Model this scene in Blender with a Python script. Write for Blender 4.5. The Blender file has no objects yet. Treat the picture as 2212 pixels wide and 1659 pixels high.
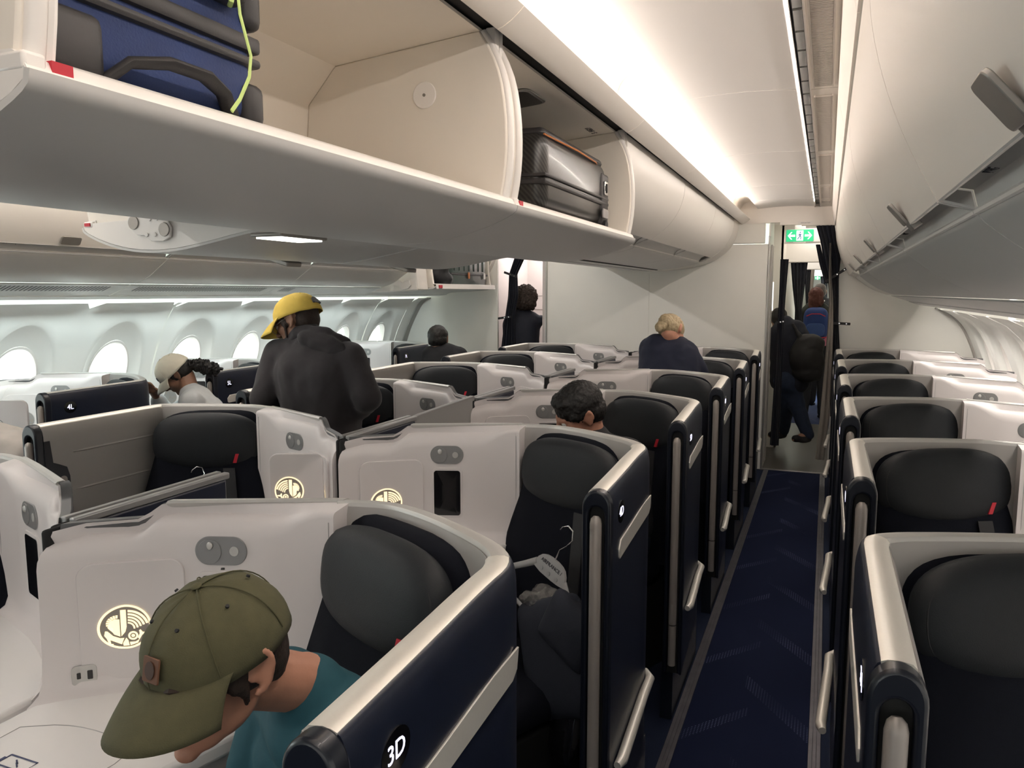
import bpy, bmesh, math, random
from mathutils import Vector, Matrix, noise, Euler
random.seed(7)
S = bpy.context.scene
COL = S.collection
# ------------------------------------------------------------------ camera
W_PX, H_PX, F_PX = 2212.0, 1659.0, 1661.0
VPX, VPY = 1788.0, 632.0                     # where the cabin's long lines meet
PITCH = math.atan((H_PX/2-VPY)/F_PX)
YAW = math.atan((VPX-W_PX/2)*math.cos(PITCH)/F_PX)
CAM = Vector((1.537, 0.0, 1.62))
cd = bpy.data.cameras.new('camera'); cam = bpy.data.objects.new('camera', cd); COL.objects.link(cam)
cd.sensor_width = 36.0; cd.lens = 36.0*F_PX/W_PX; cd.clip_start = 0.05; cd.clip_end = 100
cam.location = CAM; cam.rotation_euler = (math.pi/2-PITCH, 0, YAW)
S.camera = cam
FW = Vector((-math.sin(YAW)*math.cos(PITCH), math.cos(YAW)*math.cos(PITCH), -math.sin(PITCH)))
RT = Vector((math.cos(YAW), math.sin(YAW), 0)); UP = RT.cross(FW)
def ray(x, y): return FW + RT*((x-W_PX/2)/F_PX) - UP*((y-H_PX/2)/F_PX)
def atY(x, y, Y): d = ray(x, y); return CAM + d*((Y-CAM.y)/d.y)
def atZ(x, y, Z): d = ray(x, y); return CAM + d*((Z-CAM.z)/d.z)
def atX(x, y, X): d = ray(x, y); return CAM + d*((X-CAM.x)/d.x)
def atD(x, y, D): return CAM + ray(x, y)*D
S.cycles.max_bounces = 14; S.cycles.diffuse_bounces = 10; S.cycles.glossy_bounces = 4; S.cycles.caustics_reflective = False
# ------------------------------------------------------------------ view + world
S.view_settings.view_transform = 'Standard'; S.view_settings.look = 'None'
S.view_settings.gamma = 1; S.view_settings.exposure = 0.46
try: S.view_settings.use_curve_mapping = False
except Exception: pass
wd = bpy.data.worlds.new('daylight'); S.world = wd; wd.use_nodes = True
wn = wd.node_tree; wn.nodes.clear()
wo = wn.nodes.new('ShaderNodeOutputWorld'); wb = wn.nodes.new('ShaderNodeBackground')
wt = wn.nodes.new('ShaderNodeTexCoord'); ws = wn.nodes.new('ShaderNodeSeparateXYZ')
wr = wn.nodes.new('ShaderNodeValToRGB'); wm = wn.nodes.new('ShaderNodeMapRange')
wn.links.new(wt.outputs['Generated'], ws.inputs[0]); wn.links.new(ws.outputs['X'], wm.inputs[0])
wm.inputs[1].default_value = -1; wm.inputs[2].default_value = 1
wn.links.new(wm.outputs[0], wr.inputs[0]); wn.links.new(wr.outputs[0], wb.inputs[0])
cr = wr.color_ramp
cr.elements[0].position = 0.25; cr.elements[0].color = (4.6, 5.1, 4.9, 1)   # bright overcast on the left of the aircraft
cr.elements[1].position = 0.32; cr.elements[1].color = (1.0, .95, .90, 1)
wb.inputs[1].default_value = 1.0
wn.links.new(wb.outputs[0], wo.inputs[0])
def area(name, loc, rot, sx, sy, power, col):
    l = bpy.data.lights.new(name, 'AREA'); l.shape = 'RECTANGLE'; l.size = sx; l.size_y = sy; l.energy = power; l.color = col
    o = bpy.data.objects.new(name, l); COL.objects.link(o); o.location = loc; o.rotation_euler = rot
    return o
COVE = [  # strips of cabin lighting: centre coves, ceiling slots over both aisles, light covers under the outboard bins
    ('cove_light_strip', (0.828, 2.9, 2.288), (0, math.radians(-112), 0), 0.022, 7.9, 19, (1.0, .88, .78)),
    ('cove_light_strip', (-0.828, 2.9, 2.288), (0, math.radians(112), 0), 0.022, 7.9, 30, (1.0, .93, .86)),
    ('slot_light_strip', (1.409, 2.9, 2.356), (0, math.radians(56), 0), 0.010, 7.9, 24, (1.0, .91, .83)),
    ('slot_light_strip', (-1.409, 2.9, 2.356), (0, math.radians(-50), 0), 0.010, 7.9, 22, (1.0, .97, .93)),
    ('cove_light_strip', (-2.300, 2.9, 1.625), (0, math.radians(38), 0), 0.025, 8.0, 27, (.86, 1.0, 1.0)),
    ('cove_light_strip', (2.300, 2.9, 1.557), (0, math.radians(-38), 0), 0.025, 8.0, 34, (1.0, .93, .85)),
]
for n, l, r, sx, sy, p, c in COVE: area(n, l, r, sx, sy, p, c)
area('aisle_ceiling_lamp', (1.37, 8.4, 2.27), (0, 0, 0), 0.3, 1.4, 3, (1, .9, .8))
area('aisle_ceiling_lamp', (1.35, 11.5, 2.27), (0, 0, 0), 0.3, 2.4, 7, (1, .93, .85))
area('galley_ceiling_lamp', (-1.4, 8.2, 2.2), (0, 0, 0), 0.4, 1.0, 9, (1, .95, .92))

# ------------------------------------------------------------------ materials
MATS = {}
def mat(name, col, rough=.5, metal=0, coat=0, emit=None, es=0, noise_amt=0, nscale=60, bump=0, bscale=400, spec=.5, alpha=1, trans=0, sheen=0):
    if name in MATS: return MATS[name]
    m = bpy.data.materials.new(name); m.use_nodes = True
    nt = m.node_tree; b = nt.nodes['Principled BSDF']
    b.inputs['Base Color'].default_value = (*col, 1); b.inputs['Roughness'].default_value = rough
    b.inputs['Metallic'].default_value = metal; b.inputs['Coat Weight'].default_value = coat
    b.inputs['Specular IOR Level'].default_value = spec
    b.inputs['Sheen Weight'].default_value = sheen
    if trans: b.inputs['Transmission Weight'].default_value = trans
    if alpha < 1: b.inputs['Alpha'].default_value = alpha
    if emit: b.inputs['Emission Color'].default_value = (*emit, 1); b.inputs['Emission Strength'].default_value = es
    if noise_amt or bump:
        tc = nt.nodes.new('ShaderNodeTexCoord')
    if noise_amt:
        n = nt.nodes.new('ShaderNodeTexNoise'); n.inputs['Scale'].default_value = nscale; n.inputs['Detail'].default_value = 4
        nt.links.new(tc.outputs['Object'], n.inputs['Vector'])
        mx = nt.nodes.new('ShaderNodeMix'); mx.data_type = 'RGBA'
        lo = [c*(1-noise_amt) for c in col]; hi = [min(1, c*(1+noise_amt)) for c in col]
        mx.inputs[6].default_value = (*lo, 1); mx.inputs[7].default_value = (*hi, 1)
        nt.links.new(n.outputs['Fac'], mx.inputs[0]); nt.links.new(mx.outputs[2], b.inputs['Base Color'])
    if bump:
        n2 = nt.nodes.new('ShaderNodeTexNoise'); n2.inputs['Scale'].default_value = bscale
        nt.links.new(tc.outputs['Object'], n2.inputs['Vector'])
        bp = nt.nodes.new('ShaderNodeBump'); bp.inputs['Strength'].default_value = bump; bp.inputs['Distance'].default_value = .002
        nt.links.new(n2.outputs['Fac'], bp.inputs['Height']); nt.links.new(bp.outputs[0], b.inputs['Normal'])
    MATS[name] = m
    return m
M_WHITE = mat('console_white', (.68, .64, .635), .38, noise_amt=.02, nscale=8)
M_TABLE = mat('table_white', (.78, .76, .75), .3, noise_amt=.02, nscale=8)
M_GREY = mat('shell_grey', (.36, .345, .33), .45, noise_amt=.02, nscale=10)
M_RIM = mat('shell_rim', (.55, .54, .52), .4, metal=.35, noise_amt=.02)
M_NAVY = mat('navy_panel', (.008, .012, .028), .38, noise_amt=.05, bump=.05, bscale=300)
M_BLACK = mat('black_gloss', (.005, .007, .014), .35, coat=.15, noise_amt=.05)
M_SILVER = mat('champagne_trim', (.86, .83, .77), .38, metal=.45, noise_amt=.03, nscale=200)
M_ROD = mat('taupe_bar', (.33, .30, .28), .42, metal=.25, noise_amt=.03)
M_LEATHER = mat('dark_leather', (.014, .016, .019), .55, bump=.25, bscale=500, noise_amt=.1, spec=.3)
M_FABRIC = mat('navy_fabric', (.0035, .0045, .009), .9, bump=.3, bscale=700, noise_amt=.15, spec=.2)
M_RED = mat('red_mark', (.48, .012, .03), .5, noise_amt=.03)
M_BIN = mat('bin_shell', (.78, .745, .70), .38, noise_amt=.015, nscale=5)
M_BININ = mat('bin_interior', (.76, .71, .64), .55, noise_amt=.02, nscale=9)
M_BELLY_SHADE = mat('bin_belly_shade', (.58, .57, .555), .42, noise_amt=.015, nscale=5)  # darker copy of the bin shell: shade under the bins put into the colour
M_EDGE = mat('bin_edge', (.78, .75, .72), .3, noise_amt=.01)
M_RAIL = mat('grey_rail', (.32, .31, .31), .35, metal=.6, noise_amt=.04)
M_DARK = mat('dark_gap', (.01, .01, .01), .7, noise_amt=.1)
M_CEIL = mat('ceiling_panel', (.88, .86, .84), .5, noise_amt=.012, nscale=4)
M_COVE = mat('cove_panel', (.82, .78, .73), .5, noise_amt=.01)
M_WALL = mat('sidewall', (.86, .86, .83), .42, noise_amt=.015, nscale=5)
M_BULK = mat('bulkhead_panel', (.86, .85, .80), .5, noise_amt=.02, nscale=6)
M_LATCH = mat('latch_metal', (.30, .28, .26), .4, metal=.6, noise_amt=.05)
M_OVAL = mat('light_pod_grey', (.30, .30, .30), .35, metal=.4, noise_amt=.03)
M_SCREEN = mat('screen_black', (.004, .004, .005), .12, coat=.5, noise_amt=.1)
M_LOGO = mat('lit_emblem', (.9, .8, .6), .5, emit=(1, .80, .50), es=.72)
M_SIGN = mat('lit_number', (.8, .8, 1), .5, emit=(.80, .78, 1), es=1.1)
M_PRINT = mat('dark_print', (.03, .03, .04), .6, noise_amt=.1)
M_GLASS = mat('window_pane', (1, 1, 1), .02, alpha=.12, noise_amt=.01)
M_CURT = mat('navy_curtain', (.008, .010, .018), .85, sheen=.1, noise_amt=.2, nscale=30, spec=.2)
M_CURTB = mat('taupe_curtain', (.26, .235, .21), .85, noise_amt=.08, nscale=30)
M_VINYL = mat('threshold_vinyl', (.085, .075, .065), .35, noise_amt=.25, nscale=3, bump=.1, bscale=60)
M_STRAP = mat('strap_black', (.01, .01, .012), .6, noise_amt=.1)
M_CHROME = mat('chrome', (.75, .75, .75), .15, metal=1, noise_amt=.03)
M_BRISTLE = mat('bellows_black', (.012, .012, .012), .8, bump=1, bscale=900, noise_amt=.4, nscale=500)

def carpet():
    m = bpy.data.materials.new('aisle_carpet'); m.use_nodes = True; nt = m.node_tree; b = nt.nodes['Principled BSDF']
    b.inputs['Roughness'].default_value = .95; b.inputs['Specular IOR Level'].default_value = .15
    N = nt.nodes.new; L = nt.links.new
    tc = N('ShaderNodeTexCoord'); sp = N('ShaderNodeSeparateXYZ'); L(tc.outputs['Object'], sp.inputs[0])
    def mth(op, a, b_=None, c=None):
        n = N('ShaderNodeMath'); n.operation = op
        for i, v in enumerate((a, b_, c)):
            if v is None: continue
            if isinstance(v, (int, float)): n.inputs[i].default_value = v
            else: L(v, n.inputs[i])
        return n.outputs[0]
    x, y = sp.outputs['X'], sp.outputs['Y']
    xm = mth('SUBTRACT', x, 1.325)
    # bars rising to the left on the right half, and to the right on the left half
    right = mth('FRACT', mth('DIVIDE', mth('ADD', y, mth('MULTIPLY', xm, 1.35)), .62))
    left = mth('FRACT', mth('DIVIDE', mth('ADD', mth('SUBTRACT', y, mth('MULTIPLY', xm, 1.2)), .18), .62))
    mr = mth('MULTIPLY', mth('LESS_THAN', right, .17), mth('GREATER_THAN', xm, -.03))
    ml = mth('MULTIPLY', mth('LESS_THAN', left, .11), mth('LESS_THAN', xm, .0))
    mask = mth('MAXIMUM', mr, ml)
    fx = mth('SUBTRACT', mth('FRACT', mth('MULTIPLY', x, 90)), .5)
    fy = mth('SUBTRACT', mth('FRACT', mth('MULTIPLY', y, 90)), .5)
    d = mth('ADD', mth('MULTIPLY', fx, fx), mth('MULTIPLY', fy, fy))
    dots = mth('LESS_THAN', d, .07)
    ns = N('ShaderNodeTexNoise'); ns.inputs['Scale'].default_value = 2.2; L(tc.outputs['Object'], ns.inputs['Vector'])
    fade = mth('MULTIPLY', mth('SUBTRACT', ns.outputs['Fac'], .40), 3.2)
    fac = N('ShaderNodeClamp'); L(mth('MULTIPLY', mth('MULTIPLY', mask, dots), fade), fac.inputs[0])
    mx = N('ShaderNodeMix'); mx.data_type = 'RGBA'
    mx.inputs[6].default_value = (.0065, .0105, .034, 1); mx.inputs[7].default_value = (.10, .12, .22, 1)
    L(fac.outputs[0], mx.inputs[0]); L(mx.outputs[2], b.inputs['Base Color'])
    return m
M_CARPET = carpet()
M_CARPET2 = mat('speckled_carpet', (.010, .016, .038), .9, noise_amt=.8, nscale=350, spec=.2)

# ------------------------------------------------------------------ mesh helpers
def tag(o, label=None, cat=None, group=None, kind=None):
    if label: o['label'] = label
    if cat: o['category'] = cat
    if group: o['group'] = group
    if kind: o['kind'] = kind
    return o
def empty(name, loc=(0, 0, 0), label=None, cat=None, group=None, rz=0):
    o = bpy.data.objects.new(name, None); COL.objects.link(o); o.location = loc; o.rotation_euler = (0, 0, rz)
    o.empty_display_size = .05
    return tag(o, label, cat, group)
def link(name, me, m, parent=None, loc=None):
    o = bpy.data.objects.new(name, me); COL.objects.link(o)
    if m: me.materials.append(m)
    if parent: o.parent = parent
    if loc is not None: o.location = loc
    return o
def obj(name, bm, m, parent=None, smooth=True, bevel=0, seg=2, loc=None, angle=40, recalc=True):
    if recalc: bmesh.ops.recalc_face_normals(bm, faces=bm.faces)
    me = bpy.data.meshes.new(name); bm.to_mesh(me); bm.free()
    if smooth:
        me.polygons.foreach_set('use_smooth', [True]*len(me.polygons))
        try: me.set_sharp_from_angle(angle=math.radians(angle))
        except Exception: pass
    o = link(name, me, m, parent, loc)
    if bevel:
        md = o.modifiers.new('bevel', 'BEVEL'); md.width = bevel; md.segments = seg; md.limit_method = 'ANGLE'; md.angle_limit = math.radians(50)
    return o
def grid(bm, rows, closed_u=False, closed_v=False, cap0=False, cap1=False):
    """rows: list of lists of points"""
    vs = [[bm.verts.new(p) for p in r] for r in rows]
    R, C_ = len(vs), len(vs[0])
    for i in range(R if closed_v else R-1):
        for j in range(C_ if closed_u else C_-1):
            a, b, c, d = vs[i][j], vs[i][(j+1) % C_], vs[(i+1) % R][(j+1) % C_], vs[(i+1) % R][j]
            try: bm.faces.new((a, b, c, d))
            except ValueError: pass
    if cap0 and len(vs[0]) > 2: bm.faces.new(vs[0])
    if cap1 and len(vs[-1]) > 2: bm.faces.new(vs[-1])
    return vs
def box(bm, x0, x1, y0, y1, z0, z1, f=None):
    f = f or (lambda x, y, z: (x, y, z))
    v = [bm.verts.new(f(x, y, z)) for z in (z0, z1) for x, y in ((x0, y0), (x1, y0), (x1, y1), (x0, y1))]
    for q in ((0, 1, 2, 3), (4, 5, 6, 7), (0, 1, 5, 4), (1, 2, 6, 5), (2, 3, 7, 6), (3, 0, 4, 7)):
        bm.faces.new([v[i] for i in q])
def tube(bm, pts, r, n=10, cap=True, flat=1.0):
    pts = [Vector(p) for p in pts]; rows = []
    rs = r if isinstance(r, (list, tuple)) else [r]*len(pts)
    prev = None
    for i, p in enumerate(pts):
        d = (pts[min(i+1, len(pts)-1)]-pts[max(i-1, 0)]).normalized()
        if prev is None:
            a = Vector((0, 0, 1)) if abs(d.z) < .9 else Vector((1, 0, 0))
            prev = d.cross(a).normalized()
        prev = (prev-d*prev.dot(d)).normalized(); q = d.cross(prev)
        rows.append([p+prev*rs[i]*math.cos(t)+q*rs[i]*flat*math.sin(t) for t in [2*math.pi*k/n for k in range(n)]])
    grid(bm, rows, closed_u=True, cap0=cap, cap1=cap)
def prism(bm, outline, f0, f1):
    """outline: list of 2D points; f0, f1 map (a, b) to the 3D points of the two faces"""
    A = [bm.verts.new(f0(a, b)) for a, b in outline]; B = [bm.verts.new(f1(a, b)) for a, b in outline]
    n = len(outline)
    bm.faces.new(A); bm.faces.new(B[::-1])
    for i in range(n): bm.faces.new((A[i], A[(i+1) % n], B[(i+1) % n], B[i]))
def rrect(w, h, r, n=6, cx=0, cy=0):
    out = []
    for sx, sy, a0 in ((1, 1, 0), (-1, 1, 90), (-1, -1, 180), (1, -1, 270)):
        for k in range(n+1):
            a = math.radians(a0+90*k/n)
            out.append((cx+sx*(w/2-r)+r*math.cos(a), cy+sy*(h/2-r)+r*math.sin(a)))
    return out
def oval(cx, cy, a, b, n=32): return [(cx+a*math.cos(2*math.pi*k/n), cy+b*math.sin(2*math.pi*k/n)) for k in range(n)]
def frame_at(o, n, up=(0, 0, 1)):
    """matrix with local z = n, local y ~ up"""
    n = Vector(n).normalized(); x = Vector(up).cross(n).normalized(); y = n.cross(x)
    m = Matrix((x, y, n)).transposed().to_4x4(); m.translation = Vector(o); return m
def plate(bm, outline, M, t0, t1):
    prism(bm, outline, lambda a, b: M @ Vector((a, b, t0)), lambda a, b: M @ Vector((a, b, t1)))
def pillow(bm, w, h, d, M, e=.35, n=28, rings=9, ex=1.0):
    """rounded cushion: superelliptic outline, domed front and back"""
    rows = []
    for i in range(rings):
        t = -math.pi/2+math.pi*i/(rings-1)
        s = max(.02, math.cos(t))**.45; zz = math.sin(t)*d/2
        row = []
        for k in range(n):
            a = 2*math.pi*k/n; c, q = math.cos(a), math.sin(a)
            row.append(M @ Vector((math.copysign(abs(c)**(2*e), c)*w/2*s, math.copysign(abs(q)**(2*e*ex), q)*h/2*s, zz)))
        rows.append(row)
    grid(bm, rows, closed_u=True, cap0=True, cap1=True)
def text(name, s, size, m, parent, M, depth=.0006, align='CENTER'):
    cu = bpy.data.curves.new(name, 'FONT'); cu.body = s; cu.size = size; cu.extrude = depth; cu.align_x = align; cu.align_y = 'CENTER'
    cu.resolution_u = 3
    t = bpy.data.objects.new(name, cu); COL.objects.link(t)
    dg = bpy.context.evaluated_depsgraph_get(); me = bpy.data.meshes.new_from_object(t.evaluated_get(dg))
    bpy.data.objects.remove(t); bpy.data.curves.remove(cu)
    me.transform(M); me.name = name; me.materials.clear()
    return link(name, me, m, parent)
def lerp_path(pts, x):
    if x <= pts[0][0]: return pts[0][1]
    for (a, b), (c, d) in zip(pts, pts[1:]):
        if x <= c: return b+(d-b)*(x-a)/(c-a)
    return pts[-1][1]
def smooth_pts(pts, it=2):
    for _ in range(it):
        q = [pts[0]]
        for a, b in zip(pts, pts[1:]):
            q.append(tuple(a[i]*.75+b[i]*.25 for i in range(len(a)))); q.append(tuple(a[i]*.25+b[i]*.75 for i in range(len(a))))
        q.append(pts[-1]); pts = q
    return pts
def copy_tree(o, parent=None):
    c = o.copy(); COL.objects.link(c)
    if parent: c.parent = parent
    for ch in o.children: copy_tree(ch, c)
    return c
# organic bodies: overlapping tapered capsules and ellipsoids fused into one skin
def blob(name, prims, m, parent=None, vox=.012, smooth=5, wrinkle=0, wscale=12, clip=None, target=None):
    bm = bmesh.new()
    for p in prims:
        if p[0] == 'e':
            _, c, r, *rot = p
            R = rot[0].to_3x3().to_4x4() if rot and isinstance(rot[0], Matrix) else (Euler(rot[0]).to_matrix().to_4x4() if rot else Matrix())
            bmesh.ops.create_icosphere(bm, subdivisions=3, radius=1, matrix=Matrix.Translation(Vector(c)) @ R @ Matrix.Diagonal((*r, 1)))
        else:
            _, a, ra, b, rb = p[:5]; fl = p[5] if len(p) > 5 else 1
            a, b = Vector(a), Vector(b); n = 6
            d = (b-a).normalized()
            pts = [a-d*ra*.96, a-d*ra*.7, a-d*ra*.3]+[a.lerp(b, k/n) for k in range(n+1)]+[b+d*rb*.3, b+d*rb*.7, b+d*rb*.96]
            rr = [ra*.28, ra*.71, ra*.95]+[ra+(rb-ra)*k/n for k in range(n+1)]+[rb*.95, rb*.71, rb*.28]
            tube(bm, pts, rr, n=16, flat=fl)
    me = bpy.data.meshes.new(name); bm.to_mesh(me); bm.free()
    o = bpy.data.objects.new(name, me); COL.objects.link(o)
    r = o.modifiers.new('r', 'REMESH'); r.mode = 'VOXEL'; r.voxel_size = vox
    if smooth:
        s = o.modifiers.new('s', 'SMOOTH'); s.factor = .5; s.iterations = smooth
    dg = bpy.context.evaluated_depsgraph_get(); me2 = bpy.data.meshes.new_from_object(o.evaluated_get(dg)); me2.name = name
    bpy.data.objects.remove(o); bpy.data.meshes.remove(me)
    if wrinkle:
        ns = [v.normal.copy() for v in me2.vertices]
        for v, nn in zip(me2.vertices, ns):
            q = v.co*wscale
            w = noise.noise(Vector((q.x, q.y, q.z*.45)))*.6+(1-abs(noise.noise(q*.8+Vector((9, 3, 1)))*2))*.4
            v.co += nn*w*wrinkle
    if clip:
        b2 = bmesh.new(); b2.from_mesh(me2)
        for co, no in clip:
            bmesh.ops.bisect_plane(b2, geom=b2.verts[:]+b2.edges[:]+b2.faces[:], plane_co=co, plane_no=no, clear_outer=True)
        b2.to_mesh(me2); b2.free()
    me2.polygons.foreach_set('use_smooth', [True]*len(me2.polygons)); me2.materials.clear()
    return link(name, me2, m, parent)

# ------------------------------------------------------------------ the cabin shell
YB = 7.3                                           # bulkhead plane
def offset2(pts, t):
    out = []
    for i, p in enumerate(pts):
        a = pts[max(i-1, 0)]; b = pts[min(i+1, len(pts)-1)]
        dx, dz = b[0]-a[0], b[1]-a[1]; l = math.hypot(dx, dz) or 1
        out.append((p[0]-dz/l*t, p[1]+dx/l*t))
    return out
def sheet(bm, pts, y0, y1, t=.006, s=1):
    q = offset2(pts, t); o = pts+q[::-1]
    n = len(pts); A = [[bm.verts.new((s*x, y, z)) for x, z in o] for y in (y0, y1)]
    m = len(o)
    for i in range(m): bm.faces.new((A[0][i], A[0][(i+1) % m], A[1][(i+1) % m], A[1][i]))
    for row in A:
        for i in range(n-1): bm.faces.new((row[i], row[i+1], row[m-2-i], row[m-1-i]))
def struct(name, bm, m, parent=None, **k):
    o = obj(name, bm, m, parent, **k); o['kind'] = 'structure'; return o

bm = bmesh.new(); box(bm, -2.9, 2.9, -1.2, YB+.0, -.05, 0); struct('floor', bm, M_CARPET2, smooth=False)
bm = bmesh.new(); box(bm, 1.085, 1.565, -1.2, YB, 0.0005, .006); struct('floor', bm, M_CARPET, smooth=False)
bm = bmesh.new(); box(bm, -1.65, 1.62, YB, 10.1, -.05, .004); struct('floor', bm, M_VINYL, smooth=False)
bm = bmesh.new(); box(bm, 1.0, 1.90, 10.1, 20, -.05, .005); struct('floor', bm, mat('far_carpet', (.02, .035, .11), .9, noise_amt=.3, nscale=60), smooth=False)
for i, x in enumerate((1.085, 1.565)):
    bm = bmesh.new(); box(bm, x-.021, x+.021, -1.2, YB, 0, .009); box(bm, x-.007, x+.007, -1.2, YB, .009, .012)
    struct('trim_%d' % (i+1), bm, mat('floor_rail_metal', (.11, .105, .12), .35, metal=.6, noise_amt=.4, nscale=14), bevel=.002)
bm = bmesh.new(); box(bm, 1.03, 1.62, YB-.02, YB+.015, 0, .014); struct('trim_3', bm, M_RAIL, bevel=.003)

# plain continuation of the cabin ahead of row 3, behind the photographer
for nm, q in (('floor', (-2.9, 2.9, -7, -1.2, -.05, 0)), ('wall_left', (-2.84, -2.80, -7, -1.2, 0, 2.4)), ('wall_right', (2.80, 2.84, -7, -1.2, 0, 2.4)), ('ceiling_14', (-2.9, 2.9, -7, -1.2, 2.42, 2.46))):
    bm = bmesh.new(); box(bm, *q); struct(nm, bm, M_CARPET2 if nm == 'floor' else M_WALL, smooth=False)
# ceiling panels over the right aisle with thin seams, arched a little
SEAM = [.43, 1.78, 3.12, 4.47, 5.82, 6.68]
CZ = 2.358
def ceil_strip(idx, x0, x1, zf, y0, y1, m, seams, t=.01, s=1):
    ys = [y0]+[y for y in seams if y0 < y < y1]+[y1]
    bm = bmesh.new()
    for a, b in zip(ys, ys[1:]):
        n = 10; pts = [(x0+(x1-x0)*k/n, zf(k/n)) for k in range(n+1)]
        sheet(bm, pts, a+.004, b-.004, t, s)
    return struct('ceiling_%d' % idx, bm, m)
ceil_strip(1, .930, 1.408, lambda t: CZ+.014*math.sin(math.pi*t*.9), -1.2, 7.285, M_CEIL, SEAM)
ceil_strip(2, -1.55, -.930, lambda t: CZ+.014*math.sin(math.pi*t*.9), -1.2, 7.285, M_CEIL, SEAM)
# vent panel right of the slot
ceil_strip(3, 1.446, 1.545, lambda t: CZ, -1.2, 7.285, M_COVE, SEAM)
bm = bmesh.new()
for a, b in zip([-.9]+SEAM, SEAM+[7.0]): box(bm, 1.462, 1.518, a+.1, b-.06, CZ-.0012, CZ-.0008)
struct('trim_4', bm, mat('vent_shade', (.28, .26, .25), .6, noise_amt=.05), smooth=False)
bm = bmesh.new()
for a, b in zip([-.9]+SEAM, SEAM+[7.0]):
    y = a+.10
    while y < b-.06:
        box(bm, 1.462, 1.518, y, y+.0075, CZ-.0065, CZ-.0005); y += .0125
    for x in (1.456, 1.519): box(bm, x, x+.005, a+.09, b-.05, CZ-.008, CZ)
struct('trim_4', bm, mat('vent_slat', (.60, .56, .52), .45, noise_amt=.02), smooth=False)
# dark slot with clips between the ceiling panel and the vent panel
bm = bmesh.new(); box(bm, 1.405, 1.448, -1.2, 7.285, CZ+.025, CZ+.035); struct('trim_5', bm, mat('slot_lining', (.05, .05, .05), .6, noise_amt=.2), smooth=False)
bm = bmesh.new()
y = .2
while y < 7:
    box(bm, 1.416, 1.440, y, y+.17, CZ+.012, CZ+.02); y += .19
struct('trim_6', bm, mat('slot_clip', (.035, .033, .03), .5, metal=.3, noise_amt=.05), smooth=False)
bm = bmesh.new(); box(bm, 1.398, 1.404, -1.2, 7.285, CZ-.003, CZ+.022); box(bm, 1.443, 1.448, -1.2, 7.285, CZ-.003, CZ+.022); struct('trim_7', bm, M_EDGE, smooth=False)
# backing so nothing shows above the panels
bm = bmesh.new(); box(bm, -1.7, 1.75, -1.2, YB, 2.50, 2.52); struct('ceiling_4', bm, M_COVE, smooth=False)
# cove arcs beside the centre bins
CSEAM = [.19, 1.54, 2.89, 4.24, 5.59, 6.7]
arc = [(.800, 2.268), (.780, 2.31), (.780, 2.36), (.80, 2.40), (.84, 2.425), (.88, 2.42), (.91, 2.395), (.930, 2.358)]
for k, s in ((8, 1), (9, -1)):
    bm = bmesh.new(); ys = [-1.2]+CSEAM+[7.285]
    for a, b in zip(ys, ys[1:]): sheet(bm, smooth_pts(arc, 2), a+.003, b-.003, .006*1, s)
    struct('ceiling_%d' % k, bm, M_COVE)
# fascia below each cove
FSEAM = [.47, 1.72, 2.975, 4.2, 5.47, 6.72]
fasc = [(.798, 2.228), (.812, 2.231), (.838, 2.246), (.866, 2.270), (.862, 2.275), (.84, 2.262)]
for k, s in ((8, 1), (9, -1)):
    bm = bmesh.new(); ys = [-1.2]+FSEAM+[7.285]
    for a, b in zip(ys, ys[1:]): sheet(bm, smooth_pts(fasc, 1), a+.0015, b-.0015, .004, s)
    struct('trim_%d' % k, bm, M_COVE)
bm = bmesh.new()
for s in (1, -1):
    sheet(bm, [(.757, 2.262), (.772, 2.262), (.774, 2.247), (.786, 2.247), (.789, 2.236), (.80, 2.232)], -1.2, 6.95, .003, s)
struct('trim_10', bm, M_RAIL)
bm = bmesh.new()
for s in (1, -1): box(bm, *sorted((s*.70, s*.762)), -1.2, 6.95, 2.266, 2.272)
struct('trim_11', bm, M_DARK, smooth=False)

# outboard bins' fascia on the right and left, between ceiling and bins
fr = [(1.545, CZ), (1.549, 2.30), (1.566, 2.225), (1.573, 2.19)]
for k, s in ((12, 1), (13, -1)):
    bm = bmesh.new()
    for a, b in zip([-1.2, .55, 1.8, 3.05, 4.3, 5.55, 6.8], [.55, 1.8, 3.05, 4.3, 5.55, 6.8, YB]): sheet(bm, fr, a+.002, b-.002, -.006, s)
    struct('trim_%d' % k, bm, M_COVE)
bm = bmesh.new(); 
for s in (1, -1): box(bm, *sorted((s*1.578, s*1.592)), -1.2, YB, 2.170, 2.196)
struct('trim_14', bm, M_DARK, smooth=False)

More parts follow.
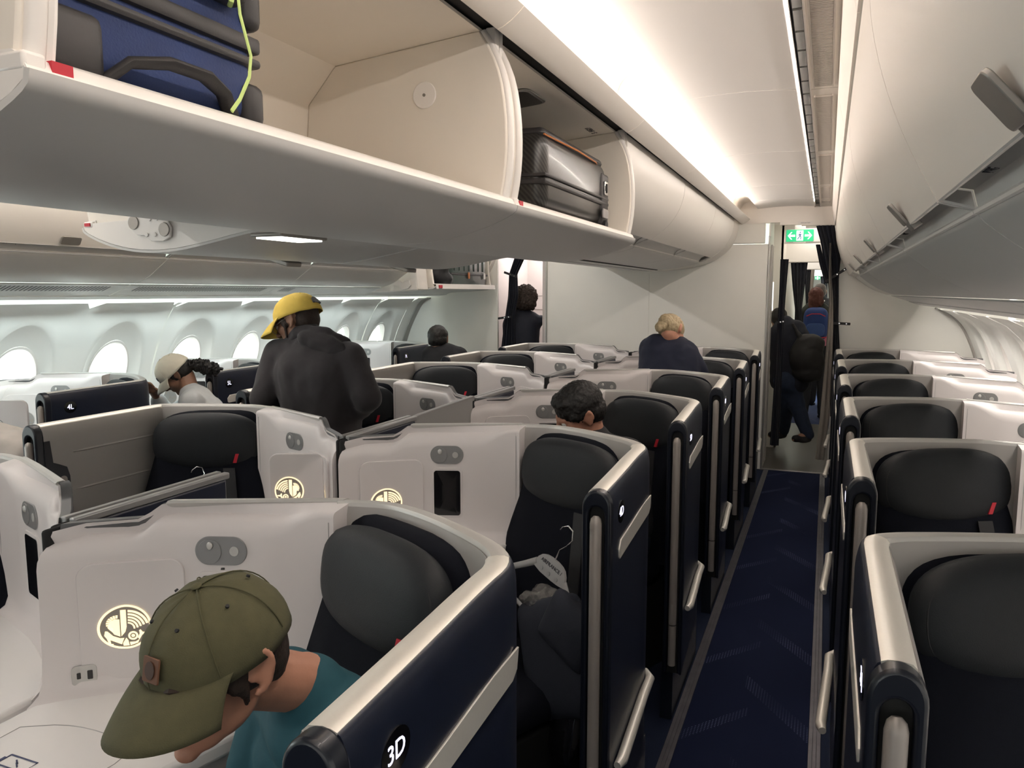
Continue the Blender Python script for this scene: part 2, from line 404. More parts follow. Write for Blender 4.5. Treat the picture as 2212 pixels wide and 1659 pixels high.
# ---- sidewalls with oval windows
WY0, WP = 2.93, .632
def wall_profile(s):
    top = 1.560 if s < 0 else 1.485
    return smooth_pts([(2.38, top), (2.47, top-.035), (2.57, 1.36), (2.64, 1.22), (2.70, 1.05), (2.76, .80), (2.80, .5), (2.78, .2), (2.70, 0)], 2)
def wall_x(prof, z):
    for (a, b), (c, d) in zip(prof, prof[1:]):
        if d <= z <= b: return a+(c-a)*(b-z)/(b-d or 1)
    return prof[-1][0] if z < prof[-1][1] else prof[0][0]
def make_wall(s, name, n0, n1, wn0):
    prof = wall_profile(s); ztop = prof[0][1]-.002
    bm = bmesh.new(); zc = 1.115; hw, hh = .146, .196
    def P(y, z, d=0): return (s*(wall_x(prof, z)+d), y, z)
    cnt = wn0
    NA = 48
    for n in range(n0, n1):
        yc = WY0+WP*n; y0, y1 = yc-WP/2, yc+WP/2
        g0 = .004 if n % 2 == 0 else 0; g1 = .004 if n % 2 == 1 else 0
        rings = []
        zlo, zhi = .60, ztop
        rect = []
        for k in range(NA):
            a = 2*math.pi*k/NA; c, q = math.cos(a), math.sin(a)
            ty = ((y1-g1-yc) if c > 0 else (yc-y0-g0))/abs(c) if abs(c) > 1e-6 else 1e9
            tz = ((zhi-zc) if q > 0 else (zc-zlo))/abs(q) if abs(q) > 1e-6 else 1e9
            t = min(ty, tz); rect.append((yc+c*t, zc+q*t))
        rings.append([P(y, z) for y, z in rect])
        for t in (.2, .4, .6, .8):
            row = []
            for k in range(NA):
                a = 2*math.pi*k/NA; c, q = math.cos(a), math.sin(a)
                ow, oh = .215, (.33 if q > 0 else .26)
                y, z = rect[k][0]*(1-t)+(yc+ow*c)*t, rect[k][1]*(1-t)+(zc+oh*q)*t; row.append(P(y, z))
            rings.append(row)
        for f, d in ((1, 0), (.93, .004), (.80, .013), (.6, .024), (.3, .034), (.06, .038), (.0, .040)):
            # the broad scoop round each window, taller above than below
            row = []
            for k in range(NA):
                a = 2*math.pi*k/NA; c, q = math.cos(a), math.sin(a)
                ow, oh = .215, (.33 if q > 0 else .26)
                w = hw+(ow-hw)*f; h = hh+(oh-hh)*f
                y, z = yc+w*c, zc+h*q
                row.append(P(y, z, d*(.4+.6*1)))
            rings.append(row)
        for f, d in ((.98, .044), (.95, .062), (.93, .085)):
            rings.append([P(yc+hw*f*math.cos(2*math.pi*k/NA), zc+hh*f*math.sin(2*math.pi*k/NA), d) for k in range(NA)])
        grid(bm, rings, closed_u=True)
        # fill corners of the panel and the dado below
        zs = [0, .15, .3, .45, .60]
        grid(bm, [[P(y0+g0, z) for z in zs], [P(y1-g1, z) for z in zs]])
        for cy, cz in ((y0+g0, zlo), (y1-g1, zlo), (y0+g0, zhi), (y1-g1, zhi)):
            pass
        # window: frame ring and pane
        fb = bmesh.new(); rr = []
        for w, d in ((1.06, .040), (1.04, .034), (.97, .034), (.95, .055)):
            rr.append([P(yc+hw*w*math.cos(2*math.pi*k/NA), zc+hh*w*math.sin(2*math.pi*k/NA), d) for k in range(NA)])
        grid(fb, rr, closed_u=True)
        fo = struct('window_%d' % cnt, fb, M_EDGE)
        pb = bmesh.new(); prism(pb, [(math.cos(2*math.pi*k/NA), math.sin(2*math.pi*k/NA)) for k in range(NA)],
                                lambda a, b: P(yc+hw*.93*a, zc+hh*.93*b, .090), lambda a, b: P(yc+hw*.93*a, zc+hh*.93*b, .092))
        obj('pane', pb, M_GLASS, fo)
        cnt += 1
    # square corners between the ring fan and the rectangle
    bmesh.ops.recalc_face_normals(bm, faces=bm.faces)
    struct(name, bm, M_WALL, recalc=False)
    # backing strips: seams show as shallow grooves
    bm = bmesh.new()
    for n in range(n0, n1+1):
        if n % 2 == 0:
            y = WY0+WP*n-WP/2; sheet(bm, [(x+.012, z) for x, z in prof], y-.02, y+.02, -.004, s)
    struct('trim_%d' % (15 if s < 0 else 16), bm, M_WALL)
    # plain last panel and frame strip by the bulkhead
    bm = bmesh.new(); ye = WY0+WP*n1-WP/2
    sheet(bm, prof, ye+.004, YB-.09, .006, s); struct(name, bm, M_WALL)
    bm = bmesh.new(); sheet(bm, [(x-.012, z) for x, z in prof], YB-.09, YB+.0, .012, s); struct(name, bm, mat('wall_end_trim', (.36, .35, .33), .4, noise_amt=.03))
    return cnt
nw = make_wall(-1, 'wall_left', -3, 7, 1)
make_wall(1, 'wall_right', -3, 7, nw)
# outer skin so the daylight comes in through the windows only: slabs between and round the openings
for s, nm in ((-1, 'wall_left'), (1, 'wall_right')):
    bm = bmesh.new()
    for z0, z1 in ((-.05, .82), (1.40, 2.55)): box(bm, *sorted((s*2.95, s*2.97)), -1.2, YB+.1, z0, z1)
    for n in range(-4, 8):
        y = WY0+WP*n
        box(bm, *sorted((s*2.95, s*2.97)), y+.22, y+WP-.22, .82, 1.40)
    struct(nm, bm, M_WALL, smooth=False)
    bm = bmesh.new(); box(bm, *sorted((s*1.6, s*2.96)), -1.2, YB+.1, 2.5, 2.53); struct('ceiling_%d' % (10 if s < 0 else 11), bm, M_WALL, smooth=False)

# ---- bulkheads, doorways and what lies behind
bm = bmesh.new(); box(bm, -1.06, -.035, YB, YB+.03, 0, 2.25); box(bm, -.028, 1.03, YB, YB+.03, 0, 2.05)
struct('wall_back', bm, M_BULK, smooth=False, bevel=.002)
bm = bmesh.new(); box(bm, -.05, -.01, YB+.004, YB+.028, 0, 2.05); struct('wall_back', bm, M_BULK, smooth=False)
bm = bmesh.new(); box(bm, -.8, 1.0, YB-.02, YB+.03, 2.055, 2.235); struct('wall_back', bm, M_BULK, smooth=False, bevel=.01)
for x in (-1.075, 1.03):
    bm = bmesh.new(); box(bm, x, x+.016, YB-.012, YB+.04, 0, 2.12); struct('trim_17', bm, mat('bulkhead_edge', (.45, .44, .42), .3, metal=.7, noise_amt=.03), bevel=.004)
for s, x in ((-1, 1.60), (1, 1.60)):
    bm = bmesh.new(); box(bm, *sorted((s*x, s*2.9)), YB, YB+.03, 0, 2.5); struct('wall_back_left' if s < 0 else 'wall_back_right', bm, M_BULK, smooth=False)
bm = bmesh.new()
pts = [(1.03, 2.25), (1.12, 2.235), (1.3, 2.21), (1.5, 2.20), (1.62, 2.20)]
for (a, b), (c, d) in zip(pts, pts[1:]): box(bm, a, c, YB-.02, YB+.02, min(b, d), 2.5)
box(bm, -1.7, -1.03, YB-.02, YB+.02, 2.15, 2.5); box(bm, -1.03, 1.03, YB-.02, YB+.02, 2.232, 2.5)
struct('wall_header', bm, M_COVE, smooth=False)
# small placard on the header
bm = bmesh.new(); plate(bm, rrect(.12, .022, .004), frame_at((1.33, YB-.022, 2.225), (0, -1, 0)), 0, .002); po = obj('header_placard', bm, M_EDGE)
tag(po, 'small pale placard above the curtained doorway of the right aisle', 'placard')
text('lettering', 'mind your head', .012, M_PRINT, po, frame_at((1.33, YB-.0245, 2.225), (0, -1, 0)))
# passage side walls: left of the right aisle doorway (lavatory side), far stretch, right side
for x0, x1, y0, y1, z1, nm in ((1.03, 1.045, YB+.03, 7.74, 2.3, 'wall_passage'), (.80, .815, 7.74, 8.4, 2.3, 'wall_passage'), (.80, 1.045, 7.735, 7.75, 2.3, 'wall_passage'), (.80, 1.10, 8.40, 8.42, 2.3, 'wall_passage'), (1.08, 1.10, 8.4, 12.2, 2.3, 'wall_passage'), (1.06, 1.08, 12.6, 19, 2.2, 'wall_passage'),
                               (1.62, 1.64, YB+.03, 9.4, 2.3, 'wall_passage'), (1.85, 1.87, 9.4, 19, 2.3, 'wall_passage'), (1.62, 1.87, 9.39, 9.41, 2.3, 'wall_passage')):
    bm = bmesh.new(); box(bm, x0, x1, y0, y1, 0, z1); struct(nm, bm, M_BULK, smooth=False)
# door jambs and grips on the lavatory side
bm = bmesh.new(); box(bm, 1.045, 1.06, 7.42, 7.47, .05, 2.05); box(bm, 1.045, 1.056, 7.62, 7.66, .05, 2.05); struct('trim_18', bm, mat('jamb', (.5, .48, .46), .35, metal=.3, noise_amt=.03), bevel=.003)
bm = bmesh.new(); box(bm, 1.045, 1.062, 7.70, 7.73, 1.45, 1.72); struct('trim_19', bm, mat('lit_slot', (.9, .9, .9), .4, emit=(1, .97, .95), es=.9), bevel=.003)
# passage ceiling
bm = bmesh.new(); box(bm, .75, 1.90, YB+.02, 19, 2.30, 2.33); struct('ceiling_12', bm, M_CEIL, smooth=False)
bm = bmesh.new()
for y, z in ((8.5, 2.12), (9.6, 2.02), (12.2, 2.08), (15, 2.05)): box(bm, 1.0, 1.75, y, y+.06, z, 2.32)
struct('ceiling_13', bm, M_CEIL, bevel=.02)
for y in (9.1, 10.9, 13.4, 16):
    bm = bmesh.new(); box(bm, 1.26, 1.46, y, y+.12, 2.285, 2.30)
    lo = obj('ceiling_lamp', bm, mat('lamp_glow', (1, 1, 1), .4, emit=(1, .93, .84), es=1.6), bevel=.01)
    tag(lo, 'small glowing ceiling lamp seen beyond the right doorway', 'lamp', 'ceiling lamps beyond the right doorway')
# left aisle galley: beige wall with panel lines
bm = bmesh.new(); box(bm, -1.75, -1.0, 8.55, 8.58, 0, 2.4); box(bm, -1.12, -1.09, YB+.03, 8.55, 0, 2.4); box(bm, -1.78, -1.75, YB+.03, 8.55, 0, 2.4); box(bm, -1.78, -1.0, YB, 8.6, 2.3, 2.32)
struct('wall_galley', bm, mat('galley_panel', (.60, .55, .53), .5, noise_amt=.02, nscale=6), smooth=False)
bm = bmesh.new()
for z in (1.58, 1.42, 1.0): box(bm, -1.74, -1.1, 8.545, 8.551, z, z+.006)
box(bm, -1.7, -1.13, 8.53, 8.55, .96, 1.0)
struct('trim_20', bm, mat('galley_line', (.3, .28, .27), .5, noise_amt=.05), smooth=False)
bm = bmesh.new(); box(bm, 1.0, 1.90, 18.9, 19, 0, 2.4); struct('wall_far', bm, M_CEIL, smooth=False)

# ------------------------------------------------------------------ overhead bins
# closed centre-bin section and outboard-bin sections, (x, z) for the right-hand side of each aisle face
CB_DOOR = smooth_pts([(.752, 2.248), (.760, 2.20), (.745, 2.12), (.712, 2.05), (.655, 1.985), (.575, 1.930)], 2)
CB_REC = [(.575, 1.930), (.545, 1.945), (.505, 1.925), (.478, 1.892)]
CB_LOW = smooth_pts([(.478, 1.892), (.470, 1.884), (.38, 1.862), (.27, 1.846), (.16, 1.834), (.02, 1.828)], 2)
OB_R = dict(door=smooth_pts([(1.576, 2.188), (1.580, 2.08), (1.608, 1.965), (1.650, 1.86), (1.700, 1.768)], 2),
            rec=[(1.700, 1.768), (1.722, 1.790), (1.748, 1.785), (1.757, 1.752)],
            low=smooth_pts([(1.757, 1.752), (1.762, 1.738), (1.82, 1.692), (1.90, 1.640), (2.00, 1.602)], 2),
            vent=[(2.035, 1.592), (2.17, 1.546)], end=[(2.172, 1.542), (2.22, 1.526), (2.27, 1.514)])
OB_L = dict(door=smooth_pts([(1.576, 2.188), (1.580, 2.09), (1.604, 1.99), (1.640, 1.90), (1.682, 1.828)], 2),
            rec=[(1.682, 1.828), (1.690, 1.842), (1.722, 1.838), (1.735, 1.802)],
            low=smooth_pts([(1.735, 1.802), (1.742, 1.788), (1.80, 1.752), (1.88, 1.698), (1.98, 1.668)], 2),
            vent=[(2.01, 1.660), (2.17, 1.604)], end=[(2.172, 1.598), (2.22, 1.590), (2.27, 1.582)])
def latch(parent, s, x, z, yc, w=.085, a=30, drop=.035, wide=.05):
    """folded metal paddle: plate on the door, lip in the recess"""
    bm = bmesh.new()
    n = Vector((-s*math.cos(math.radians(a)), 0, -math.sin(math.radians(a))))
    M = frame_at(Vector((s*x, yc, z))+n*.002, n)
    plate(bm, rrect(w, wide*1.0, .008, 4, 0, wide*.45), M, 0, .006)
    plate(bm, rrect(w*.9, .02, .006, 4, 0, -.004), M, -.012, .004)
    return obj('latch', bm, M_LATCH, parent, bevel=.001)
def closed_bin(s, y0, y1, dic, label, group, cat='overhead bin', latch_y=None, la=(1.69, 1.79), lw=.085):
    yc = (y0+y1)/2
    r = empty('overhead_bin', (0, 0, 0), label, cat, group)
    bm = bmesh.new(); sheet(bm, dic['door'], y0+.003, y1-.003, -.012 if dic.get('flip') else .012, s); obj('door', bm, M_BIN, r)
    bm = bmesh.new(); sheet(bm, dic['rec'], y0+.012, y1-.012, .003, s); sheet(bm, [dic['rec'][0], dic['rec'][-1]], y0+.003, y0+.014, .004, s); sheet(bm, [dic['rec'][0], dic['rec'][-1]], y1-.014, y1-.003, .004, s)
    obj('grip_recess', bm, M_BELLY_SHADE, r)
    bm = bmesh.new(); sheet(bm, dic['low'], y0+.003, y1-.003, .012, s); obj('lower_shell', bm, M_BIN if dic is OB_L else M_BELLY_SHADE, r)  # left shells keep the lit tone, the others the shade-darkened one
    lp = dic['low'][0]
    bm = bmesh.new(); tube(bm, [(s*lp[0], y0+.004, lp[1]), (s*lp[0], y1-.004, lp[1])], .0065, 8); obj('lip_strip', bm, M_EDGE, r)
    return r
CB = dict(door=CB_DOOR, rec=CB_REC, low=CB_LOW)
def cb_flip(): return {k: [(x, z) for x, z in v] for k, v in CB.items()}
BYS = [-.70, .540, 1.82, 3.10, 4.45, 5.72, 6.92]
names = {0: 'closed centre bin at the top left edge, beside the blue suitcase bin', 3: 'closed centre bin next to the open bin with the black suitcase',
         4: 'middle closed centre bin toward the bulkhead', 5: 'closed centre bin nearest the white bulkhead'}
for i in (0, 3, 4, 5):
    r = closed_bin(1, BYS[i], BYS[i+1], CB, names[i], 'closed centre bins along the right aisle')
    latch(r, -1*-1, .590, 1.935, (BYS[i]+BYS[i+1])/2, .07, -40) if False else None
    bm = bmesh.new(); yc = (BYS[i]+BYS[i+1])/2+.1
    M = frame_at((.598, yc, 1.944), (.66, 0, -.75)); plate(bm, rrect(.035, .06, .006, 4, 0, .015), M, 0, .006); plate(bm, rrect(.03, .03, .004, 4, 0, -.02), M, -.02, -.008)
    obj('latch', bm, M_LATCH, r, bevel=.001)
# inner lower panels between the two rows of centre bins, with slots
bm = bmesh.new(); sheet(bm, [(-.02, 1.834), (.02, 1.834)], 4.45, 6.92, .01); struct('trim_21', bm, M_BELLY_SHADE)
bm = bmesh.new(); box(bm, .12, .135, 4.5, 6.85, 1.815, 1.83); struct('trim_22', bm, M_DARK, smooth=False)
# end fairing against the bulkhead
bm = bmesh.new()
sheet(bm, CB_DOOR+[(.53, 1.905)]+CB_LOW, 6.925, YB-.002, .012, 1); sheet(bm, CB_DOOR+[(.53, 1.905)]+CB_LOW, 6.925, YB-.002, .012, -1)
struct('trim_23', bm, M_BIN)

ARC = smooth_pts([(.728, 2.25), (.760, 2.20), (.784, 2.14), (.797, 2.06), (.800, 1.98), (.795, 1.91), (.783, 1.845)], 1)
INN = [(.20, 1.862), (.212, 1.99), (.214, 2.03), (.222, 2.12), (.31, 2.212), (.728, 2.25)]
def open_bin(s, y0, y1, label, group, label2=None):
    r = empty('overhead_bin', (0, 0, 0), label, 'overhead bin', group)
    bm = bmesh.new(); sheet(bm, [(.20, 1.862)]+INN[1:], y0+.02, y1-.02, .008, s)
    obj('inner_lining', bm, M_BININ, r)
    # shelf and dropped bucket outside
    bm = bmesh.new(); sheet(bm, [(.20, 1.846), (.76, 1.838)], y0+.015, y1-.015, .008, s); obj('shelf', bm, M_BININ, r)
    belly = smooth_pts([(.803, 1.838), (.800, 1.822), (.70, 1.783), (.57, 1.757), (.42, 1.756), (.27, 1.778), (.12, 1.806), (.0, 1.82)], 2)
    bm = bmesh.new(); sheet(bm, belly, y0+.002, y1-.002, .008, s); obj('bucket', bm, M_BELLY_SHADE, r)
    bm = bmesh.new(); sheet(bm, [(.742, 1.842), (.748, 1.860), (.784, 1.858), (.799, 1.850), (.8065, 1.834)], y0+.004, y1-.004, -.004, s); obj('lip_strip', bm, M_EDGE, r)
    for y in (y0+.003, y1-.009):
        bm = bmesh.new(); prism(bm, [(x, z+.001) for x, z in belly[::2]]+[(.02, 1.86), (.20, 1.87), (.79, 1.85)], lambda a, b: (s*a, y, b), lambda a, b: (s*a, y+.006, b)); obj('bucket_end', bm, M_EDGE, r)
    # side panels with the rounded front edge
    out = ARC+[(.78, 1.84), (.20, 1.846)]+INN[1:-1]
    for k, y in enumerate((y0+.008, y1-.045)):
        bm = bmesh.new(); prism(bm, out, lambda a, b: (s*a, y, b), lambda a, b: (s*a, y+.034, b)); p = obj('side_panel', bm, M_BININ, r, bevel=.004)
        e = bmesh.new(); tube(e, [(s*(x+.001), y+.017, z) for x, z in ARC], .011, 10); tube(e, [(s*(x+.001), y+.033, z) for x, z in ARC], .007, 8); obj('edge_trim', e, M_EDGE, p)
        # round hinge cover on the panel facing into the bin
        if s > 0:
            c = bmesh.new(); M = frame_at((s*.577, y+(-.001 if k else .035), 2.112), (0, -1 if k else 1, 0)); plate(c, oval(0, 0, .033, .033), M, 0, .004); obj('hinge_cover', c, M_EDGE, p, bevel=.002)
            c = bmesh.new(); plate(c, oval(0, 0, .004, .004, 12), M, .004, .0055); obj('screw', c, M_LATCH, p)
            if k:
                c = bmesh.new(); M = frame_at((s*.31, y-.001, 1.925), (0, -1, 0)); plate(c, oval(0, 0, .033, .033), M, 0, .004); obj('hinge_cover', c, M_EDGE, p, bevel=.002)
    # red tab at the near corner of the lip
    bm = bmesh.new(); box(bm, *sorted((s*.790, s*.8035)), y0+.032, y0+.056, 1.840, 1.852); obj('red_tab', bm, M_RED, r)
    if s < 0:
        bm = bmesh.new(); box(bm, -.795, -.770, y0-.0015, y0+.002, 1.841, 1.852); obj('red_tab', bm, M_RED, r)
    bm = bmesh.new(); box(bm, *sorted((s*.76, s*.803)), y0+.002, y0+.028, 1.836, 1.856); obj('corner_block', bm, M_EDGE, r, bevel=.004)
    return r
b1 = open_bin(1, BYS[1], BYS[2], 'large open centre bin holding the blue suitcase, top left', 'open centre bins along the right aisle')
b2 = open_bin(1, BYS[2], BYS[3], 'open centre bin holding the black ribbed suitcase', 'open centre bins along the right aisle')
# folded strut, inside mirror and signs of the second open bin
bm = bmesh.new(); M = frame_at((.595, 2.37, 2.236), (0.09, 0, -1), (0, 1, 0)); plate(bm, rrect(.13, .19, .03, 6), M, 0, .004); mo = obj('mirror_dish', bm, M_LATCH, b2, bevel=.002)
bm = bmesh.new(); plate(bm, rrect(.11, .17, .025, 6), M, .004, .006); obj('mirror', bm, M_CHROME, mo)
text('row_sign', '4', .05, M_PRINT, b2, frame_at((.66, 1.95, 2.240), (0.09, 0, -1), (1, 0, 0)))
text('row_sign', '5  HGI !', .032, M_PRINT, b2, frame_at((.665, 2.95, 2.240), (0.09, 0, -1), (-1, 0, 0)))
bm = bmesh.new(); M = frame_at((.50, 2.30, 2.229), (0.09, 0, -1), (0, 1, 0)); plate(bm, rrect(.05, .10, .004), M, 0, .001); pl = obj('placard', bm, M_EDGE, b2); text('print', 'max 30', .018, M_PRINT, pl, frame_at((.50, 2.30, 2.2275), (0.09, 0, -1), (1, 0, 0)))
# grey support posts between open bins
for y in (BYS[2]-.012, BYS[3]-.012):
    bm = bmesh.new(); box(bm, .735, .762, y-.012, y+.010, 2.19, 2.262); box(bm, .735, .762, y+.016, y+.034, 2.19, 2.262); struct('trim_24', bm, M_EDGE, bevel=.003)

# left-aisle side of the centre bins: two dropped buckets with hinge plates
for k, (y0, y1, lb) in enumerate(((1.90, 2.88, 'open left-aisle centre bin nearest the camera, its hinge plate showing'), (2.90, 3.85, 'second open left-aisle centre bin, hanging below the first'))):
    r = open_bin(-1, y0, y1, lb, 'open centre bins along the left aisle')
    bm = bmesh.new(); M = frame_at((-.49, y0-.002, 1.835), (0, -1, 0))
    plate(bm, [(-.10, .0), (-.095, .035), (-.06, .05), (-.02, .035), (.0, .035), (.035, .04), (.07, .02), (.085, -.01), (.08, -.04), (.05, -.052), (.0, -.05), (-.03, -.03), (-.06, -.03)], M, 0, .008)
    hp = obj('hinge_plate', bm, M_EDGE, r, bevel=.002)
    for dx, dz, rr in ((-.07, .01, .022), (.06, -.015, .022), (.0, .02, .007), (.03, .02, .007), (-.015, -.03, .007), (.02, -.03, .007)):
        c = bmesh.new(); plate(c, oval(dx, dz, rr, rr, 20), M, .008, .012); obj('bolt', c, M_LATCH if rr > .01 else M_EDGE, hp, bevel=.001)
    # latch paddle on the lip
    c = bmesh.new(); M = frame_at((-.62, y0+.80, 1.764), (-.25, 0, -.96)); plate(c, rrect(.10, .14, .012), M, 0, .02); obj('latch', c, M_LATCH, r, bevel=.004)
for y0, y1, lb in ((3.87, 5.30, 'closed left-aisle centre bin beyond the open ones'), (5.30, 6.92, 'closed left-aisle centre bin nearest the bulkhead'), (-.7, .6, 'closed left-aisle centre bin behind the large open bin'), (.6, 1.88, 'closed left-aisle centre bin ahead of the hinge plate')):
    closed_bin(-1, y0, y1, CB, lb, 'closed centre bins along the left aisle')
# reading lamp strip between the rows of bins
bm = bmesh.new(); M = frame_at((.20, 1.62, 1.772), (0, 0, -1), (1, 0, 0))
lr = empty('bin_lamp', (0.05, 1.9, 1.79), 'lit rectangular lamp on the underside of the centre bins', 'lamp')
bm = bmesh.new(); box(bm, -.055, .055, -.11, .11, -.012, .0); obj('housing', bm, M_LATCH, lr, bevel=.004)
bm = bmesh.new(); box(bm, -.045, .045, -.095, .095, -.016, -.012); obj('diffuser', bm, mat('bin_lamp_glow', (1, 1, .9), .4, emit=(1, 1, .88), es=5), lr)

# outboard bins
RB = [(-1.2, .22), (.22, 1.47), (1.47, 2.72), (2.72, 3.97), (3.97, 5.22), (5.22, 6.47)]
for i, (y0, y1) in enumerate(RB):
    if i == 0: lb = 'closed right bin overhead at the top right corner'
    else: lb = ['', 'closed right bin with the large square latch, nearest the camera', 'second closed right bin, beyond the square latch', 'third closed right bin from the camera', 'fourth closed right bin from the camera', 'closed right bin nearest the bulkhead'][i]
    r = closed_bin(1, y0, y1, OB_R, lb, 'closed bins over the right window seats')
    bm = bmesh.new(); yc = .84 if i == 1 else (y0+y1)/2-.13
    n = Vector((-.76, 0, -.65)); M = frame_at(Vector((1.682, yc, 1.800))+n*.006, n)
    plate(bm, rrect(.064, .060, .010, 5), M, 0, .007); plate(bm, rrect(.058, .026, .006, 4, 0, -.036), M, -.02, .002); obj('latch', bm, M_LATCH, r, bevel=.0015)
    text('row_sign', '!| HG', .022, M_PRINT, r, frame_at((1.738, y1-.22, 1.787), (-.1, 0, -1), (-1, 0, 0)))
LB = [(-.65, .6), (.6, 1.90), (1.90, 3.15), (3.15, 4.40), (4.40, 5.72)]
for i, (y0, y1) in enumerate(LB):
    lb = ['closed left bin before the near edge of the photo', 'closed left bin just before the row 4 sign', 'closed left bin marked with row number 4', 'closed left bin marked with row number 5', 'closed left bin marked with row number 6, beside the open bin'][i]
    r = closed_bin(-1, y0, y1, OB_L, lb, 'closed bins over the left window seats')
    bm = bmesh.new(); n = Vector((.88, 0, -.47)); M = frame_at(Vector((-1.668, y1-.62, 1.858))+n*.006, n)
    plate(bm, rrect(.10, .04, .010, 5), M, 0, .006); obj('latch', bm, M_LATCH, r, bevel=.0015)
    if i >= 2:
        t = text('row_sign', '%d' % (i+2), .030, M_PRINT, r, frame_at((-1.716, y0+.30 if i == 2 else y0+.16, 1.833), (.85, 0, -.55)))
        text('row_sign', 'LH', .016, M_PRINT, r, frame_at((-1.716, y0+.36 if i == 2 else y0+.25, 1.833), (.85, 0, -.55)))
        text('row_sign', '!', .026, M_PRINT, r, frame_at((-1.716, y0+.41 if i == 2 else y0+.33, 1.833), (.85, 0, -.55)))
# last left bin, open with luggage
r = empty('overhead_bin', (0, 0, 0), 'open left bin holding the green and black bags, by the curtain', 'overhead bin')
y0, y1 = 5.95, 7.22
bm = bmesh.new(); sheet(bm, [(2.25, 1.70), (2.25, 2.0), (2.15, 2.12), (1.60, 2.18)], y0+.03, y1-.02, .008, -1); obj('inner_lining', bm, M_BININ, r)
bm = bmesh.new(); sheet(bm, smooth_pts([(1.60, 1.668), (1.63, 1.650), (1.85, 1.63), (2.1, 1.62), (2.3, 1.61)], 1), y0, y1, .01, -1); obj('bucket', bm, M_BELLY_SHADE, r)
bm = bmesh.new(); sheet(bm, [(1.595, 1.652), (1.60, 1.690), (1.64, 1.692)], y0, y1, .006, -1); obj('lip_strip', bm, M_EDGE, r)
for y in (y0, y1-.05):
    bm = bmesh.new(); prism(bm, [(2.30, 1.66), (1.62, 1.66)]+[(1.62+.03*math.sin(k/8*3.1), 1.66+.52*k/8) for k in range(1, 9)]+[(2.30, 2.16)], lambda a, b: (-a, y, b), lambda a, b: (-a, y+.03, b)); p = obj('side_panel', bm, M_BININ, r, bevel=.004)
bm = bmesh.new(); box(bm, -1.605, -1.585, y0+.04, y0+.10, 1.658, 1.685); obj('red_tab', bm, M_RED, r)
bm = bmesh.new(); prism(bm, [(1.66, 1.64), (1.98, 1.62), (2.3, 1.62), (2.3, 2.16), (1.62, 2.16), (1.68, 1.85)], lambda a, b: (-a, 5.74, b), lambda a, b: (-a, 5.93, b)); obj('side_fairing', bm, M_BIN, r, bevel=.01)
bm = bmesh.new(); M = frame_at((-1.80, 5.73, 1.69), (0, -1, 0)); plate(bm, [(-.10, .0), (-.08, .035), (-.05, .04), (-.02, .03), (.0, .01), (.035, .03), (.07, .03), (.085, -.01), (.06, -.035), (.0, -.05), (-.03, -.02)], M, 0, .01); obj('hinge_plate', bm, M_EDGE, r, bevel=.002)
# lower strips shared by all the bins: dark joint, vent grille, light cover
for s, d, k in ((1, OB_R, 25), (-1, OB_L, 30)):
    a, b = d['low'][-1], d['vent'][0]
    bm = bmesh.new(); sheet(bm, [(a[0]-.004, a[1]+.012), (b[0]+.004, b[1]+.012)], -1.2, YB-.2, .003, s); struct('trim_%d' % k, bm, M_DARK)
    ys = [y0 for y0, _ in (RB if s > 0 else LB)]+[6.47 if s > 0 else 5.72, YB-.01]
    bm = bmesh.new()
    for ya, yb_ in zip(ys, ys[1:]): sheet(bm, d['vent'], ya+.003, yb_-.003, .006, s); sheet(bm, d['end'], ya+.003, yb_-.003, .006, s)
    struct('trim_%d' % (k+1), bm, M_BELLY_SHADE if s > 0 else M_WALL)  # right strips in the shade-darkened tone, left ones in the bright wall tone
    bm = bmesh.new(); (xa, za), (xb, zb) = d['vent']
    for ya, yb_ in zip(ys, ys[1:]):
        y = ya+.08
        while y < yb_-.1 and y < 4.6:
            t0, t1 = .12, .55
            p = [(s*(xa+(xb-xa)*t), y+dy, za+(zb-za)*t-.0015) for t, dy in ((t0, 0), (t0, .008), (t1, .008), (t1, 0))]
            vs = [bm.verts.new(q) for q in p]; bm.faces.new(vs); y += .022
    if s < 0: struct('trim_%d' % (k+2), bm, mat('vent_shadow', (.10, .11, .11), .6, noise_amt=.05), smooth=False)
    else: bm.free()
    bm = bmesh.new(); sheet(bm, d['door']+[d['rec'][-1]]+d['low'], 6.475 if s > 0 else 7.225, YB-.001, .012, s); struct('trim_%d' % (k+3), bm, M_BIN)

